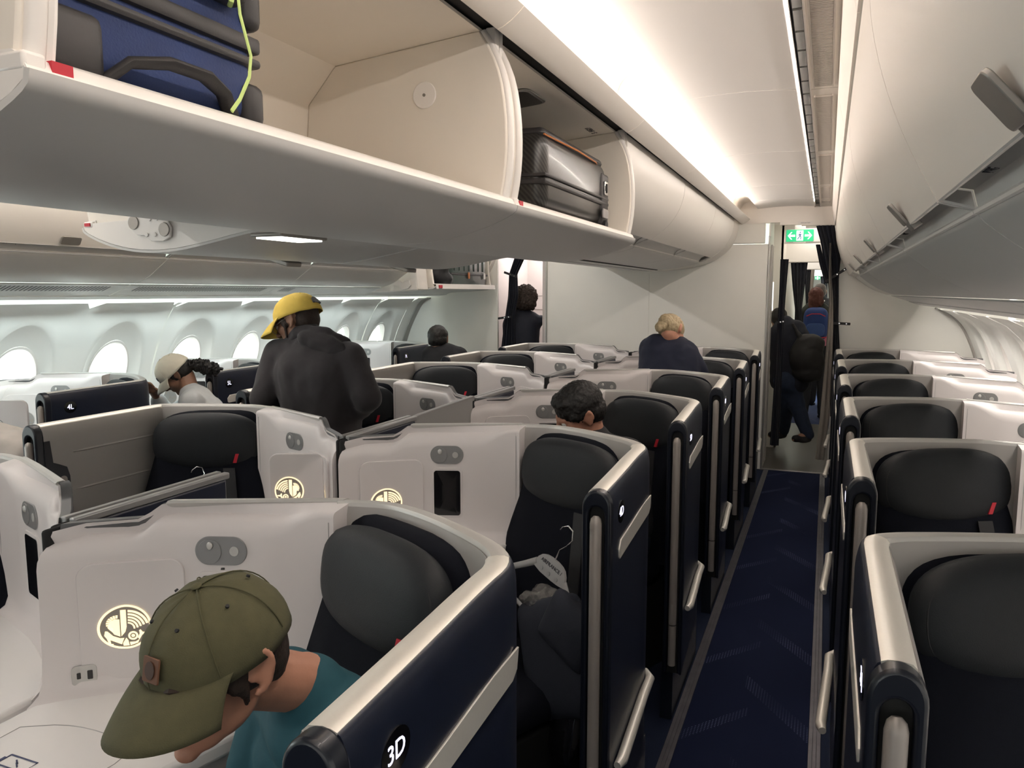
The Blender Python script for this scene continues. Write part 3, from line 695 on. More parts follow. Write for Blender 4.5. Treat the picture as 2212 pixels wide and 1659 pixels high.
# ------------------------------------------------------------------ seat suites
TOP = 1.158
FLARE = [-1]
def FL(v): return lerp_path([(-.56, -.024), (-.30, -.012), (-.10, 0)], v) if FLARE[0] < 0 else 0
SH_PATH = smooth_pts([(-.0225, -.53), (-.012, -.30), (0, -.10), (.0, .02), (.05, .10), (.15, .17), (.28, .245), (.40, .285), (.50, .265), (.53, .25)], 2)
VB = [(.50, .262), (.60, .222), (.75, .155), (.88, .095), (1.0, .0), (1.05, -.045)]
VF = [(.50, .172), (.60, .155), (.75, .105), (.85, .065), (.93, .015), (1.0, -.045), (1.03, -.085), (1.045, -.105)]
SA = math.radians(25)
def emblem(parent, F, R, flip=1, lit=True):
    """round badge: winged horse with a coiled fish tail; F(x, y, out) places a point on the surface"""
    bm = bmesh.new(); G = lambda x, y: F(flip*x*R, y*R, .0010)
    def ring(cx, cy, ro, ri, a0=0, a1=360, n=40, g=G, b_=None):
        full = a1-a0 >= 360; m = n if full else n+1
        A = [[g(cx+r_*math.cos(math.radians(a0+(a1-a0)*k/n)), cy+r_*math.sin(math.radians(a0+(a1-a0)*k/n))) for k in range(m)] for r_ in (ro, ri)]
        grid(b_ or bm, A, closed_u=full)
    ring(0, 0, 1, .91, n=56)
    for r0, r1, e in ((.84, .74, 14), (.69, .60, 12), (.55, .47, 8), (.42, .34, 2), (.29, .22, -6)): ring(.07, -.08, r0, r1, e, 88, n=14)
    shapes = [
        [(-.20, .78), (.02, .78), (.02, .0), (-.04, -.22), (-.20, -.42)],
        [(-.24, .36), (-.40, .40), (-.54, .32), (-.60, .18), (-.66, .05), (-.62, -.02), (-.52, .03), (-.45, .0), (-.50, -.18), (-.44, -.30), (-.24, -.42)],
        [(-.74, -.10), (-.66, -.12), (-.48, -.36), (-.24, -.50), (-.10, -.50), (-.20, -.78), (-.40, -.62), (-.52, -.44), (-.60, -.40), (-.56, -.70), (-.48, -.72), (-.50, -.80), (-.62, -.74), (-.70, -.45), (-.78, -.30)],
        [(-.02, -.50), (.06, -.62), (.10, -.86), (-.14, -.86), (-.16, -.74)],
        [(.50, -.62), (.62, -.40), (.80, -.38), (.84, -.30), (.64, -.28), (.56, -.16), (.50, -.20), (.52, -.34), (.44, -.52)],
        [(.14, -.86), (.12, -.70), (.34, -.70), (.50, -.60), (.44, -.76)],
    ]
    for sh in shapes:
        vs = [bm.verts.new(G(x, y)) for x, y in sh]; fc = bm.faces.new(vs); bmesh.ops.triangulate(bm, faces=[fc])
    ring(.26, -.42, .20, .12, 0, 360, 18)
    ring(.26, -.42, .075, .0, 0, 360, 10)
    for k in range(7):
        a = math.radians(88+k*17); c = Vector((-.34, .20)); d = Vector((math.cos(a), math.sin(a))); q = Vector((-d.y, d.x))*.030
        bm.faces.new([bm.verts.new(G(v.x, v.y)) for v in (c+d*.22-q, c+d*.22+q, c+d*.36+q*1.3, c+d*.36-q*1.3)])
    bk = bmesh.new(); g0 = lambda x, y: F(flip*x*R, y*R, .0)
    for a, b_ in zip((.94, .6, .3), (.6, .3, .01)): ring(0, 0, a, b_, n=32, g=g0, b_=bk)
    obj('emblem_ground', bk, mat('emblem_ground', (.30, .27, .24), .5, noise_amt=.03) if lit else M_TABLE, parent, smooth=False)
    return obj('emblem', bm, M_LOGO if lit else M_OVAL, parent, smooth=False, recalc=False)

def make_suite(s):
    """s=-1: console towards -X of the aisle edge, s=+1: towards +X. origin: aisle corner on the floor"""
    f = lambda u, v, z: Vector((s*u, v, z))
    r = empty('seat_suite'); FLARE[0] = s
    AO = .11 if s > 0 else 0                   # the arm of this hand sits a little further back
    def sh_(u, v): return (u if u > 0 else (u if s < 0 else 0), v+AO*max(0, 1-max(0, v-.02)/.25))
    path = [sh_(u, v) for u, v in SH_PATH]; n = len(path)
    g_ = f
    fa = lambda u, v, z: g_(u, v+AO, z)
    nrm = []
    for i in range(n):
        a, b = path[max(0, i-1)], path[min(n-1, i+1)]; dx, dy = b[0]-a[0], b[1]-a[1]; l = math.hypot(dx, dy)
        nrm.append((dy/l, -dx/l))                # towards the seat
    def sweep(i0, i1, prof, name, m, parent=r, th=None, widths=None, **k):
        bm = bmesh.new(); rows = []
        for i in range(i0, i1):
            w = widths(i) if widths else 1
            rows.append([f(path[i][0]+nrm[i][0]*o*w, path[i][1]+nrm[i][1]*o*w, z) for o, z in prof])
        grid(bm, rows, closed_u=True, cap0=True, cap1=True)
        return obj(name, bm, m, parent, **k)
    ic = next(i for i, p in enumerate(path) if p[1] > .03+AO)
    wd_ = lambda i: 1 if path[i][1] < -.05+AO else max(.62, 1-.38*(i-ic*.7)/(n-ic*.7)*1.6)
    arcp = lambda o0, o1, z0, zt, k=6, inv=False: [(o0+(o1-o0)*(1-math.cos(math.pi/2*j/k)) if not inv else o0+(o1-o0)*math.sin(math.pi/2*j/k), z0+(zt-z0)*(math.sin(math.pi/2*j/k) if not inv else 1-math.cos(math.pi/2*j/k))) for j in range(k+1)]
    # navy outer skin with a rounded shoulder
    out = [(0, .20), (0, 1.06)]+arcp(0, .013, 1.10, TOP-.003)+[(.016, TOP-.012), (.008, 1.09), (.006, .20)]
    sweep(0, n, out, 'outer_panel', M_NAVY)
    # silver cap on top, from the post round the back
    capp = [(.013, TOP-.010), (.0135, TOP-.002), (.021, TOP+.0012), (.035, TOP+.002), (.050, TOP), (.0555, TOP-.006), (.0555, TOP-.014)]
    sweep(0, ic+1, capp, 'cap_trim', M_SILVER)
    sweep(ic, n, capp, 'back_rim', M_RIM, widths=wd_)
    # grey inner skin
    inn = [(.0555, TOP-.010), (.058, TOP-.008), (.065, TOP-.025), (.067, TOP-.06), (.067, .30), (.058, .30), (.054, .9)]
    sweep(0, n, inn, 'inner_panel', M_GREY, widths=wd_)
    # horizontal grooves pressed into the inner skin of the arm
    bm = bmesh.new()
    for z in (1.045, .905):
        p0, p1 = fa(.0685+FL(-.42), -.42, z), fa(.0685, -.06, z)
        rows = []
        for t in (0, .12, .3, .8, 1):
            a = p0.lerp(p1, t); h = .0045*min(1, t*8) if t < .2 else .0045
            rows.append([a+Vector((s*0, 0, h)), a+Vector((s*.0016, 0, -.001)), a+Vector((0, 0, -h))])
        grid(bm, rows)
    obj('grooves', bm, M_GREY, r)
    # glossy post frame around the sliding bar
    c0 = .0325+FL(-.55); hw_ = .0350
    po = [(c0-hw_, .20), (c0-hw_, TOP-.040)]+[(c0-hw_*math.cos(math.pi*k/14), TOP-.040+.043*math.sin(math.pi*k/14)) for k in range(1, 14)]+[(c0+hw_, TOP-.040), (c0+hw_, .20)]
    pi_ = [(c0+.019, .21), (c0+.019, TOP-.058)]+[(c0+.019*math.cos(math.pi*k/10), TOP-.058+.022*math.sin(math.pi*k/10)) for k in range(1, 10)]+[(c0-.019, TOP-.058), (c0-.019, .21)]
    bm = bmesh.new(); prism(bm, po+pi_, lambda a, b: fa(a, -.560, b), lambda a, b: fa(a, -.528, b)); post = obj('post_frame', bm, M_BLACK, r, bevel=.006, seg=3)
    bm = bmesh.new(); box(bm, c0-.021, c0+.021, -.540, -.528, .20, TOP-.035, fa); obj('post_recess', bm, M_DARK, post, smooth=False)
    bm = bmesh.new(); tube(bm, [fa(c0, -.560, .40), fa(c0, -.560, .7), fa(c0, -.560, TOP-.075), fa(c0, -.559, TOP-.064), fa(c0, -.557, TOP-.058)], [.0145, .0145, .0145, .012, .006], 16)
    bar = obj('door_bar', bm, M_ROD, r)
    bm = bmesh.new(); tube(bm, [fa(c0, -.560, .24), fa(c0, -.560, .395)], .0145, 16); obj('lower_bar', bm, M_ROD, bar)
    bm = bmesh.new(); plate(bm, rrect(.011, .07, .0054, 5), frame_at(fa(c0, -.5735, .445), (0, -1, 0)), 0, .002); obj('release_button', bm, M_ROD, bar, bevel=.001)
    # black grip recess on the inside of the arm next to the post
    bm = bmesh.new(); M = frame_at(fa(.0675+FL(-.5), -.478, 0), (s, 0, 0))
    hs = 1 if (M @ Vector((1, 0, 0))-M.translation).y > 0 else -1
    shp = [(hs*a, b) for a, b in [(-.052, .35), (-.052, 1.10), (-.03, 1.10), (-.022, 1.02), (.0, 1.01), (.03, .995), (.04, .96), (.04, .82), (.045, .35)]]
    plate(bm, shp, M, -.001, .0015); g = obj('grip_surround', bm, M_BLACK, r, bevel=.001)
    bm = bmesh.new(); plate(bm, rrect(.030, .12, .014, 6, hs*.012, .905), M, .001, .003); obj('grip_inset', bm, M_ROD, g)
    # silver strips on the aisle face
    bm = bmesh.new(); o_ = [(-.45, .968), (-.442, .962), (-.30, .962), (-.10, .962), (-.02, .962), (.0, .975), (.008, 1.012), (-.10, 1.010), (-.30, 1.009), (-.43, 1.008), (-.452, .988)]
    prism(bm, o_, lambda a, b: fa(FL(a)-.003, a, b), lambda a, b: fa(FL(a)+.001, a, b)); obj('upper_strip', bm, M_SILVER, r, bevel=.001)
    bm = bmesh.new(); tube(bm, [fa(-.030, -.47, .43), fa(-.035, -.44, .43), fa(-.027, -.30, .43), fa(-.015, -.10, .43), fa(-.013, .0, .432), fa(.01, .035, .436)], [.010, .015, .015, .015, .014, .010], 12); obj('bumper_rail', bm, M_SILVER, r)
    # oval dark plate for the lit seat number
    bm = bmesh.new(); M = frame_at(fa(FL(-.43)-.001, -.43, 1.080), (-s, 0, 0)); plate(bm, oval(0, 0, .033, .028, 28), M, -.002, .0012); obj('number_plate', bm, M_SCREEN, r)
    # lower plinth
    bm = bmesh.new(); box(bm, .01, .055, -.52, .06, 0, .21, fa); box(bm, .08, .95, .02, .10, 0, .5, f); obj('plinth', bm, M_BLACK, r, smooth=False)
    bm = bmesh.new(); tube(bm, [fa(.018, .02, .045), fa(.016, .02, .045)], .004, 8); obj('floor_light', bm, mat('green_led', (.2, 1, .3), .4, emit=(.3, 1, .35), es=4), r)

    # moulded white console wall: back edge to front face, peak dropping near the centre
    bm = bmesh.new(); rows = []
    U = [.492, .504]+[.507+.533*k/26 for k in range(27)]+[1.046]
    for u in U:
        vb, vf = lerp_path(VB, u), lerp_path(VF, u)
        # step down beyond u=.80
        t = min(1, max(0, (u-.865)/.055)); t = t*t*(3-2*t)
        zt = TOP-.002-.034*t
        edge = max(0, (u-1.0)/.046)
        q = min(1, max(0, (u-.52)/.12)); q = q*q*(3-2*q)          # shoulder develops away from the grey shell
        vface = vf-.010*q
        soft = .012+.030*q
        row = [(vb, .42), (vb, zt-.004), (vb-.004, zt), (vb-.022, zt+.001)]
        zt2 = zt-.006-.020*q
        mid = vb-.022+(vface+soft-(vb-.022))*.6
        row += [(mid, (zt+zt2)/2+.004*q), (vface+soft, zt2)]
        row += [(vface+soft*(1-math.sin(a)), zt2-soft*1.1*(1-math.cos(a))) for a in (.4, .8, 1.2, 1.5708)]
        row += [(vface, .95), (vface-.002, .85), (vface-.006, .79), (vface-.016, .768), (vface-.034, .757), (vface-.045, .752), (vface-.045, .60), (vface-.02, .42)]
        dz = -edge*.012
        rows.append([f(u, v+edge*.012*(1 if v < vb-.03 else 0), z+(dz if z > 1.0 else 0)) for v, z in row])
    grid(bm, rows, closed_u=True, cap0=True, cap1=True)
    con = obj('console_wall', bm, M_WHITE, r, angle=50)
    bm = bmesh.new()   # slim rim along the top edge up to the step
    rr = []
    for u in [.51+.355*k/10 for k in range(11)]:
        vb = lerp_path(VB, u); rr.append([f(u, vb+.004, TOP-.02), f(u, vb+.004, TOP-.002), f(u, vb-.004, TOP+.003), f(u, vb-.020, TOP+.0035), f(u, vb-.026, TOP-.001), f(u, vb-.01, TOP-.02)])
    grid(bm, rr, closed_u=True, cap0=True, cap1=True); obj('top_rim', bm, M_RIM, con)
    bm = bmesh.new()   # grey trough beyond the step
    rr = []
    for u in [.866+.170*k/16 for k in range(17)]:
        vb = lerp_path(VB, u); t = min(1, max(0, (u-.865)/.055)); t = t*t*(3-2*t); z = TOP-.0005-.034*t
        rr.append([f(u, vb+.014, z-.05), f(u, vb+.014, z-.004), f(u, vb+.010, z+.001), f(u, vb-.016, z+.0015), f(u, vb-.018, z-.01)])
    grid(bm, rr, closed_u=True, cap0=True, cap1=True); obj('trough', bm, mat('trough_grey', (.10, .10, .105), .5, noise_amt=.05), con)
    bm = bmesh.new()   # vertical joint between grey shell and console
    v0 = lerp_path(VF, .505); box(bm, .5038, .5048, v0-.0008, v0+.004, .5, TOP-.03, f); obj('joint', bm, M_OVAL, con, smooth=False)
    # black bellows in the gap at the centreline
    bm = bmesh.new(); vf = -.080
    box(bm, 1.044, 1.060, vf, .0, .60, 1.118, f); obj('gap_seal', bm, M_BRISTLE, r, bevel=.012)
    # surface frame on the console face at u
    def face_frame(u, z, off=.0):
        e = .01; a, b = Vector((s*(u-e), lerp_path(VF, u-e), 0)), Vector((s*(u+e), lerp_path(VF, u+e), 0))
        t = (b-a).normalized(); nn = Vector((t.y, -t.x, 0)); nn = nn if nn.y < 0 else -nn
        q = min(1, max(0, (u-.52)/.12)); q = q*q*(3-2*q)
        return frame_at(f(u, lerp_path(VF, u)-.010*q, z)+nn*off, nn)
    # thin plates that follow the curved face
    def on_face(u0, z0, a, b_, off):
        k = 1.12; M = face_frame(u0+s*a/k, z0+b_, off); return M.translation.copy()
    def cplate(name, outline, u0, z0, o0, o1, m, parent, bev=.001, cx=0, cy=0):
        bm = bmesh.new(); n_ = len(outline)
        rows = [[on_face(u0, z0, x, y, o0) for x, y in outline], [on_face(u0, z0, x, y, o1) for x, y in outline]]
        mx_ = sum(p[0] for p in outline)/n_; my_ = sum(p[1] for p in outline)/n_
        for t in (.75, .5, .25, .02): rows.append([on_face(u0, z0, mx_+(x-mx_)*t, my_+(y-my_)*t, o1) for x, y in outline])
        grid(bm, rows, closed_u=True, cap1=True)
        return obj(name, bm, m, parent, bevel=bev)
    door = cplate('cabinet_door', rrect(.205, .27, .030, 8, 0, 0), .905, .905, -.004, .0055, M_WHITE, r, .0015)
    emblem(door, lambda x, y, o: on_face(.925, .893, x, y, .0068+o), .050, 1 if s < 0 else -1)
    u0, z0 = .735, 1.058; sg = 1
    ovl = cplate('reading_light', rrect(.122, .064, .0319, 10), u0, z0, -.004, .003, M_OVAL, r)
    dial = cplate('dial', oval(-.027, -.001, .0275, .0275), u0, z0, .003, .0050, M_OVAL, ovl, .0006)
    bm = bmesh.new(); bmesh.ops.create_uvsphere(bm, u_segments=16, v_segments=8, radius=.009, matrix=Matrix.Translation(on_face(u0, z0, -.027, .012, .0045)) @ Matrix.Diagonal((1, .4, 1, 1))); obj('lamp_eye', bm, M_RIM, dial)
    cplate('button', oval(.031, .0, .011, .011, 20), u0, z0, .003, .0045, M_RIM, ovl, .0004)
    sf = cplate('handset_frame', rrect(.112, .178, .014, 6), .735, .922, -.004, .0030, M_WHITE, r)
    cplate('screen', rrect(.098, .160, .010, 6), .735, .922, .0030, .0040, M_SCREEN, sf, .0003)
    sp = cplate('socket_plate', rrect(.040, .044, .009, 6), .992, .795, .004, .0078, M_RIM, r, .0006)
    for dx, w, h in ((-.010, .006, .014), (.009, .009, .020)):
        cplate('port', rrect(w, h, .0015, 2, dx, 0), .992, .795, .0078, .0086, M_SCREEN, sp, 0)
    # table beside the seat with charging mark
    tb = [(1.046, -.095), (1.046, -.62), (.86, -.62), (.72, -.46), (.62, -.22), (.56, .0), (.52, .13), (.60, .12), (.75, .07), (.93, -.02), (1.0, -.08)]
    bm = bmesh.new(); prism(bm, tb, lambda a, b: f(a, b, .715), lambda a, b: f(a, b, .755)); tab = obj('side_table', bm, M_TABLE, r, bevel=.010, seg=3)
    bm = bmesh.new()
    lp = [(.99, -.20), (.99, -.50), (.86, -.50), (.76, -.38), (.70, -.22), (.74, -.155), (.90, -.15)]
    lp = smooth_pts(lp+[lp[0]], 2); tube(bm, [f(a, b, .7552) for a, b in lp], .0012, 6, flat=.5); obj('pad_line', bm, M_OVAL, tab)
    bm = bmesh.new(); tube(bm, [f(a, b, .7558) for a, b in [(.915, -.27), (.845, -.27), (.845, -.30), (.915, -.30), (.915, -.27)]], .002, 6, flat=.4); box(bm, .915, .921, -.291, -.279, .7552, .7562, f)
    tube(bm, [f(a, b, .7558) for a, b in [(.89, -.278), (.877, -.286), (.882, -.284), (.868, -.293)]], .0015, 6, flat=.4); obj('charging_mark', bm, mat('mark_blue', (.02, .03, .10), .5, noise_amt=.05), tab)
    # body below the table and black armrest by the seat
    bm = bmesh.new(); prism(bm, [(1.04, -.10), (1.04, -.60), (.88, -.60), (.74, -.44), (.64, -.2), (.55, .05), (.55, .12), (.93, -.0)], lambda a, b: f(a, b, .0), lambda a, b: f(a, b, .716)); obj('console_body', bm, M_WHITE, r, bevel=.005)
    bm = bmesh.new(); M = Matrix.Translation(f(.575, -.26, .66)) @ Euler((0, 0, s*SA)).to_matrix().to_4x4()
    pillow(bm, .11, .50, .09, M, e=.3); obj('armrest', bm, M_LEATHER, r)
    return r

def make_seat(s):
    """reclined seat turned 25 degrees towards its console; origin on the floor under the headrest"""
    r = empty('airline_seat')
    # local frame: x across, y backwards (away from the knees), z up
    R = Euler((0, 0, s*SA)).to_matrix().to_4x4()          # facing direction is R @ (0,-1,0)
    T = lambda x, y, z: R @ Vector((x, y, z))
    tilt = math.radians(14)
    def MB(x, y, z, a=0): return R @ Matrix.Translation((x, y, z)) @ Euler((math.pi/2-a, 0, 0)).to_matrix().to_4x4()
    bm = bmesh.new(); pillow(bm, .43, .235, .10, MB(0, .02, 1.022, math.radians(6)), e=.36, n=48, rings=11, ex=1.0); h = obj('headrest', bm, M_LEATHER, r)
    bm = bmesh.new(); pts = []
    M = MB(0, .02-.032, 1.025, math.radians(6))
    for k in range(49):
        a = 2*math.pi*k/48; c, q = math.cos(a), math.sin(a); e = .36
        pts.append(M @ Vector((math.copysign(abs(c)**(2*e), c)*.197, math.copysign(abs(q)**(2*e), q)*.104, -.006)))
    tube(bm, pts, .0022, 6, cap=False); obj('piping', bm, M_STRAP, h)
    bm = bmesh.new(); M2 = MB(.125, .02-.0505, 1.025-.075, math.radians(6)); fl = -1
    M2 = frame_at(T(.125, -.028, .962), T(0, -1, .05))
    q = [(-.011, -.018), (.002, -.018), (.013, .018), (.000, .018)]
    plate(bm, q, M2, -.012, .0045); obj('red_mark', bm, M_RED, h)
    # backrest
    bm = bmesh.new(); rows = []
    for k in range(13):
        t = k/12; z = 1.02-.56*t; y = .055-.14*t; w = (.20+.055*min(1, t*2.5)); d = .060
        rows.append([T(x*w, y+d*yy, z) for x, yy in [(-1, .2), (-.97, -.5), (-.85, -.92), (-.5, -1.0), (0, -.92), (.5, -1.0), (.85, -.92), (.97, -.5), (1, .2), (.9, .9), (0, 1), (-.9, .9)]])
    grid(bm, rows, closed_u=True, cap0=True, cap1=True); obj('backrest', bm, M_FABRIC, r)
    # rolled bolster behind the headrest, leather wing
    bm = bmesh.new(); pillow(bm, .50, .22, .09, MB(-s*-.03, .085, 1.03, math.radians(6)), e=.32, n=36); obj('head_cushion', bm, M_FABRIC, r)
    # seat pan, leg rest
    bm = bmesh.new(); pillow(bm, .50, .52, .13, R @ Matrix.Translation((0, -.33, .43)), e=.22, n=36); obj('seat_cushion', bm, M_FABRIC, r)
    bm = bmesh.new(); pillow(bm, .48, .13, .30, R @ Matrix.Translation((0, -.57, .33)), e=.3, n=30); lg = obj('leg_rest', bm, M_LEATHER, r)
    bm = bmesh.new(); M = frame_at(T(-.12, -.64, .36), T(0, -1, .2)); plate(bm, rrect(.08, .035, .017, 6), M, -.01, .004); obj('stow_button', bm, M_BLACK, lg, bevel=.001)
    bm = bmesh.new(); box(bm, -.22, .22, -.55, .05, .0, .37, lambda x, y, z: T(x, y, z)); obj('base', bm, M_DARK, r, bevel=.01)
    # shoulder belt and buckle
    bx = .10
    bm = bmesh.new(); rows = []
    for k in range(10):
        t = k/9; z = .925-.26*t; y = .075-.16*(1.10-z)/.64-.068; x = bx+.03*t
        rows.append([T(x-.023, y, z), T(x+.023, y, z), T(x+.023, y-.004, z), T(x-.023, y-.004, z)])
    grid(bm, rows, closed_u=True, cap0=True, cap1=True); bl = obj('shoulder_belt', bm, M_STRAP, r)
    bm = bmesh.new(); c = T(bx+.03, -.105, .645); M = frame_at(c, T(0, -1, .2))
    plate(bm, [(-.03, .02), (-.022, .04), (.022, .04), (.03, .02), (.03, -.02), (.012, -.02), (.012, .005), (-.012, .005), (-.012, -.02), (-.03, -.02)], M, 0, .008)
    plate(bm, [(-.014, -.022), (.014, -.022), (.02, -.05), (.008, -.075), (-.008, -.075), (-.02, -.05)], M, .002, .006); bk = obj('buckle', bm, M_CHROME, bl, bevel=.001)
    bm = bmesh.new(); tube(bm, [M @ Vector((-.026, -.008, .010)), M @ Vector((.026, -.008, .010))], .008, 10); obj('roller', bm, M_STRAP, bk)
    return r
PITCH_Y = 1.055
PROT = {-1: make_suite(-1), 1: make_suite(1)}
SEAT = {-1: make_seat(-1), 1: make_seat(1)}
used = {}
where = {'D': 'right half of the centre block', 'H': 'left half of the centre block', 'A': 'by the right windows', 'L': 'by the left windows'}
cols = {'D': (-1, 1.067, 1.20, range(3, 9)), 'H': (1, -1.050, 1.20, range(3, 9)), 'A': (1, 1.607, 1.455, range(3, 9)), 'L': (-1, -1.790, 2.985-PITCH_Y, range(4, 9))}
NUMS = {}
def first_or_copy(table, s, key):
    if (key, s) not in used: used[(key, s)] = 1; return table[s]
    return None
made = []
for c, (s, X, Y0, rows) in cols.items():
    for k in rows:
        Y = Y0+PITCH_Y*(k-3)
        if c == 'L' and k == 8: Y = Y0+PITCH_Y*4+1.02
        if (c, k) == ('D', 3): Y -= .03
        if Y > 7.05: continue
        made.append((c, k, s, X, Y))
# copies are taken before the numbers are added to the first ones
inst = []
for c, k, s, X, Y in made:
    o = first_or_copy(PROT, s, 'suite'); inst.append((o, c, k, s, X, Y))
out_ = []
for o, c, k, s, X, Y in inst:
    if o is None: o = copy_tree(PROT[s])
    out_.append((o, c, k, s, X, Y))
nth = {3: 'nearest', 4: 'second', 5: 'third', 6: 'fourth', 7: 'fifth', 8: 'sixth, by the bulkhead'}
for o, c, k, s, X, Y in out_:
    o.location = (X, Y, 0)
    lab = {'D': 'navy and white seat suite marked %dD, in the right half of the centre block' % k,
           'H': 'white and grey seat suite in row %d, left half of the centre block' % k,
           'A': 'seat suite in row %d by the right windows, silver cap on its navy arm' % k,
           'L': 'seat suite in row %d by the left windows, navy arm towards the aisle' % k}[c]
    tag(o, lab, 'seat suite', 'seat suites of the cabin')
    FLARE[0] = s; M = frame_at((s*(FL(-.43)-.0024), -.43+(.11 if s > 0 else 0), 1.080), (-s, 0, 0))
    if c in 'DAL': text('seat_number', '%d%s' % (k, c), .034, M_SIGN, o, M, .0004)
seats = []
for c, k, s, X, Y in made:
    o = SEAT[s] if ('seat', s) not in used else None
    used[('seat', s)] = 1; seats.append((o, c, k, s, X, Y))
for o, c, k, s, X, Y in seats:
    if o is None: o = copy_tree(SEAT[s])
    o.location = (X+s*(.345 if (c, k) == ('D', 3) else .30), Y+(.15 if c == 'A' else .095), 0)
    tag(o, 'dark seat with padded headrest in row %d, %s' % (k, where[c]), 'seat', 'seats of the cabin')
# sliding dividers on the centreline
for k in range(3, 8):
    Y = 1.20+PITCH_Y*(k-3)
    d = empty('centre_divider', (0.008, Y, 0), 'dark divider rail between the two centre suites, behind row %d' % k if k != 4 else 'raised grey privacy divider between the two centre suites of row 5', 'divider', 'dividers along the centreline')
    bm = bmesh.new(); box(bm, -.022, .022, -.02, .42, .75, 1.112); obj('housing', bm, M_NAVY, d, bevel=.008)
    bm = bmesh.new(); box(bm, -.024, -.004, -.045, .43, 1.110, 1.128); box(bm, .004, .024, -.045, .43, 1.110, 1.128); obj('rail', bm, M_OVAL, d, bevel=.004)
    if k == 4:
        bm = bmesh.new(); prism(bm, [(.38, .70), (.38, 1.108), (.46, 1.126), (1.0, 1.138), (1.0, .70)], lambda a, b: (-.012, a, b), lambda a, b: (.012, a, b)); obj('panel', bm, mat('divider_grey', (.27, .265, .26), .5, noise_amt=.03), d, bevel=.003)

for o, c, k, s, X, Y in out_:
    if c == 'L':
        for ch in o.children:
            for g in ch.children:
                if g.name.startswith('emblem') and 'ground' not in g.name: g.material_slots[0].link = 'OBJECT'; g.material_slots[0].material = M_OVAL
for o, c, k, s, X, Y in out_:
    if c in 'AL':
        for ch in list(o.children):
            if ch.name.startswith('gap_seal'): bpy.data.objects.remove(ch)
# open, unlit cabinet door swung out of the row 4 suite by the left windows
L4 = next(o for o, c, k, s, X, Y in out_ if (c, k) == ('L', 4))
bm = bmesh.new(); Mo = frame_at(Vector((-2.03, 2.40, .955))-L4.location, (.35, -1, 0)); plate(bm, rrect(.26, .33, .03, 8), Mo, -.006, .006)
od = obj('open_door', bm, M_WHITE, L4, bevel=.003)
emblem(od, lambda x, y, o: Mo @ Vector((x-.03, y+.03, .0068+o)), .050, -1, lit=False)

H4 = next(o for o, c, k, s, X, Y in out_ if (c, k) == ('H', 4))
bm = bmesh.new(); Mh4 = frame_at(atY(642, 1062, 2.13)-H4.location, (.45, -1, 0)); plate(bm, rrect(.185, .27, .03, 8), Mh4, -.006, .006)
od = obj('open_door', bm, M_WHITE, H4, bevel=.003)
emblem(od, lambda x, y, o: Mh4 @ Vector((x-.025, y+.005, .0068+o)), .050, -1)

# ------------------------------------------------------------------ curtains
def curtain(name, prof, Y, m, label, group='curtains of the doorways', amp=.014, freq=9, thick=.02, nx=46, ph=0):
    """prof: list of (z, x_left, x_right); gathered cloth with a front and a back"""
    bm = bmesh.new(); zs = [prof[0][0]+(prof[-1][0]-prof[0][0])*k/40 for k in range(41)]
    pl = sorted([(z, a, b) for z, a, b in prof])
    F_, B_ = [], []
    for z in zs:
        a = lerp_path([(p[0], p[1]) for p in pl], z); b = lerp_path([(p[0], p[2]) for p in pl], z)
        w = b-a; am = min(amp*1.6, amp*(.10/(w+.03))**.5)
        fr, bk = [], []
        for i in range(nx+1):
            t = i/nx; y = Y+am*math.sin(t*freq*2*math.pi/2+ph+.4*math.sin(z*3))+.3*am*math.sin(t*freq*4.1+z*5)
            fr.append((a+w*t, y-thick*.5*math.sin(math.pi*t)-.003, z)); bk.append((a+w*t, y+thick*.5*math.sin(math.pi*t)+.003, z))
        F_.append(fr+bk[::-1])
    grid(bm, F_, closed_u=True, cap0=True, cap1=True)
    o = obj(name, bm, m); tag(o, label, 'curtain', group); return o
def PX(Y, *rows):   # pixel rows (y, xl, xr) -> (z, Xl, Xr) in the plane Y
    out = []
    for y, xl, xr in rows:
        a, b = atY(xl, y, Y), atY(xr, y, Y); out.append(((a.z+b.z)/2, a.x, b.x))
    return out
def tie(parent, Y, x0, y0, x1, y1, h=.022, studs=True):
    a, b = atY(x0, y0, Y), atY(x1, y1, Y); d = (b-a); L = d.length; M = frame_at((a+b)/2, (0, -1, 0)) @ Matrix.Rotation(math.atan2(d.z, d.x), 4, 'Z')
    bm = bmesh.new(); plate(bm, rrect(L, h, .004, 3), M, 0, .004); o = obj('tie_back', bm, M_STRAP, parent)
    for t in (-.32, .0) if studs else ():
        c = bmesh.new(); plate(c, oval(-t*L if x1 > x0 and b.x > a.x else t*L, 0, .006, .006, 10), M, .004, .007); obj('stud', c, M_CHROME, o)
    return o
Yc = 7.20
c1 = curtain('curtain', PX(Yc, (487, 1763, 1803), (520, 1772, 1808), (560, 1779, 1816), (600, 1788, 1812), (650, 1791, 1812), (690, 1793, 1811), (757, 1795, 1814), (900, 1793, 1812)), Yc, M_CURT, 'tall navy curtain tied back at the right edge of the right aisle doorway')
tie(c1, Yc-.05, 1784, 608, 1833, 577); tie(c1, Yc-.05, 1789, 697, 1837, 700)
c2 = curtain('curtain', PX(Yc-.05, (525, 1792, 1795), (600, 1790, 1796), (650, 1791, 1800), (700, 1788, 1800), (780, 1782, 1798), (900, 1771, 1792), (992, 1761, 1780)), Yc-.06, M_CURTB, 'taupe lining of the right doorway curtain, falling to the floor', amp=.008, freq=4)
c3 = curtain('curtain', PX(7.26, (528, 1762, 1772), (570, 1770, 1782), (612, 1782, 1791)), 7.27, M_CURT, 'short navy curtain fold crossing the right doorway near the exit sign', amp=.006, freq=4)
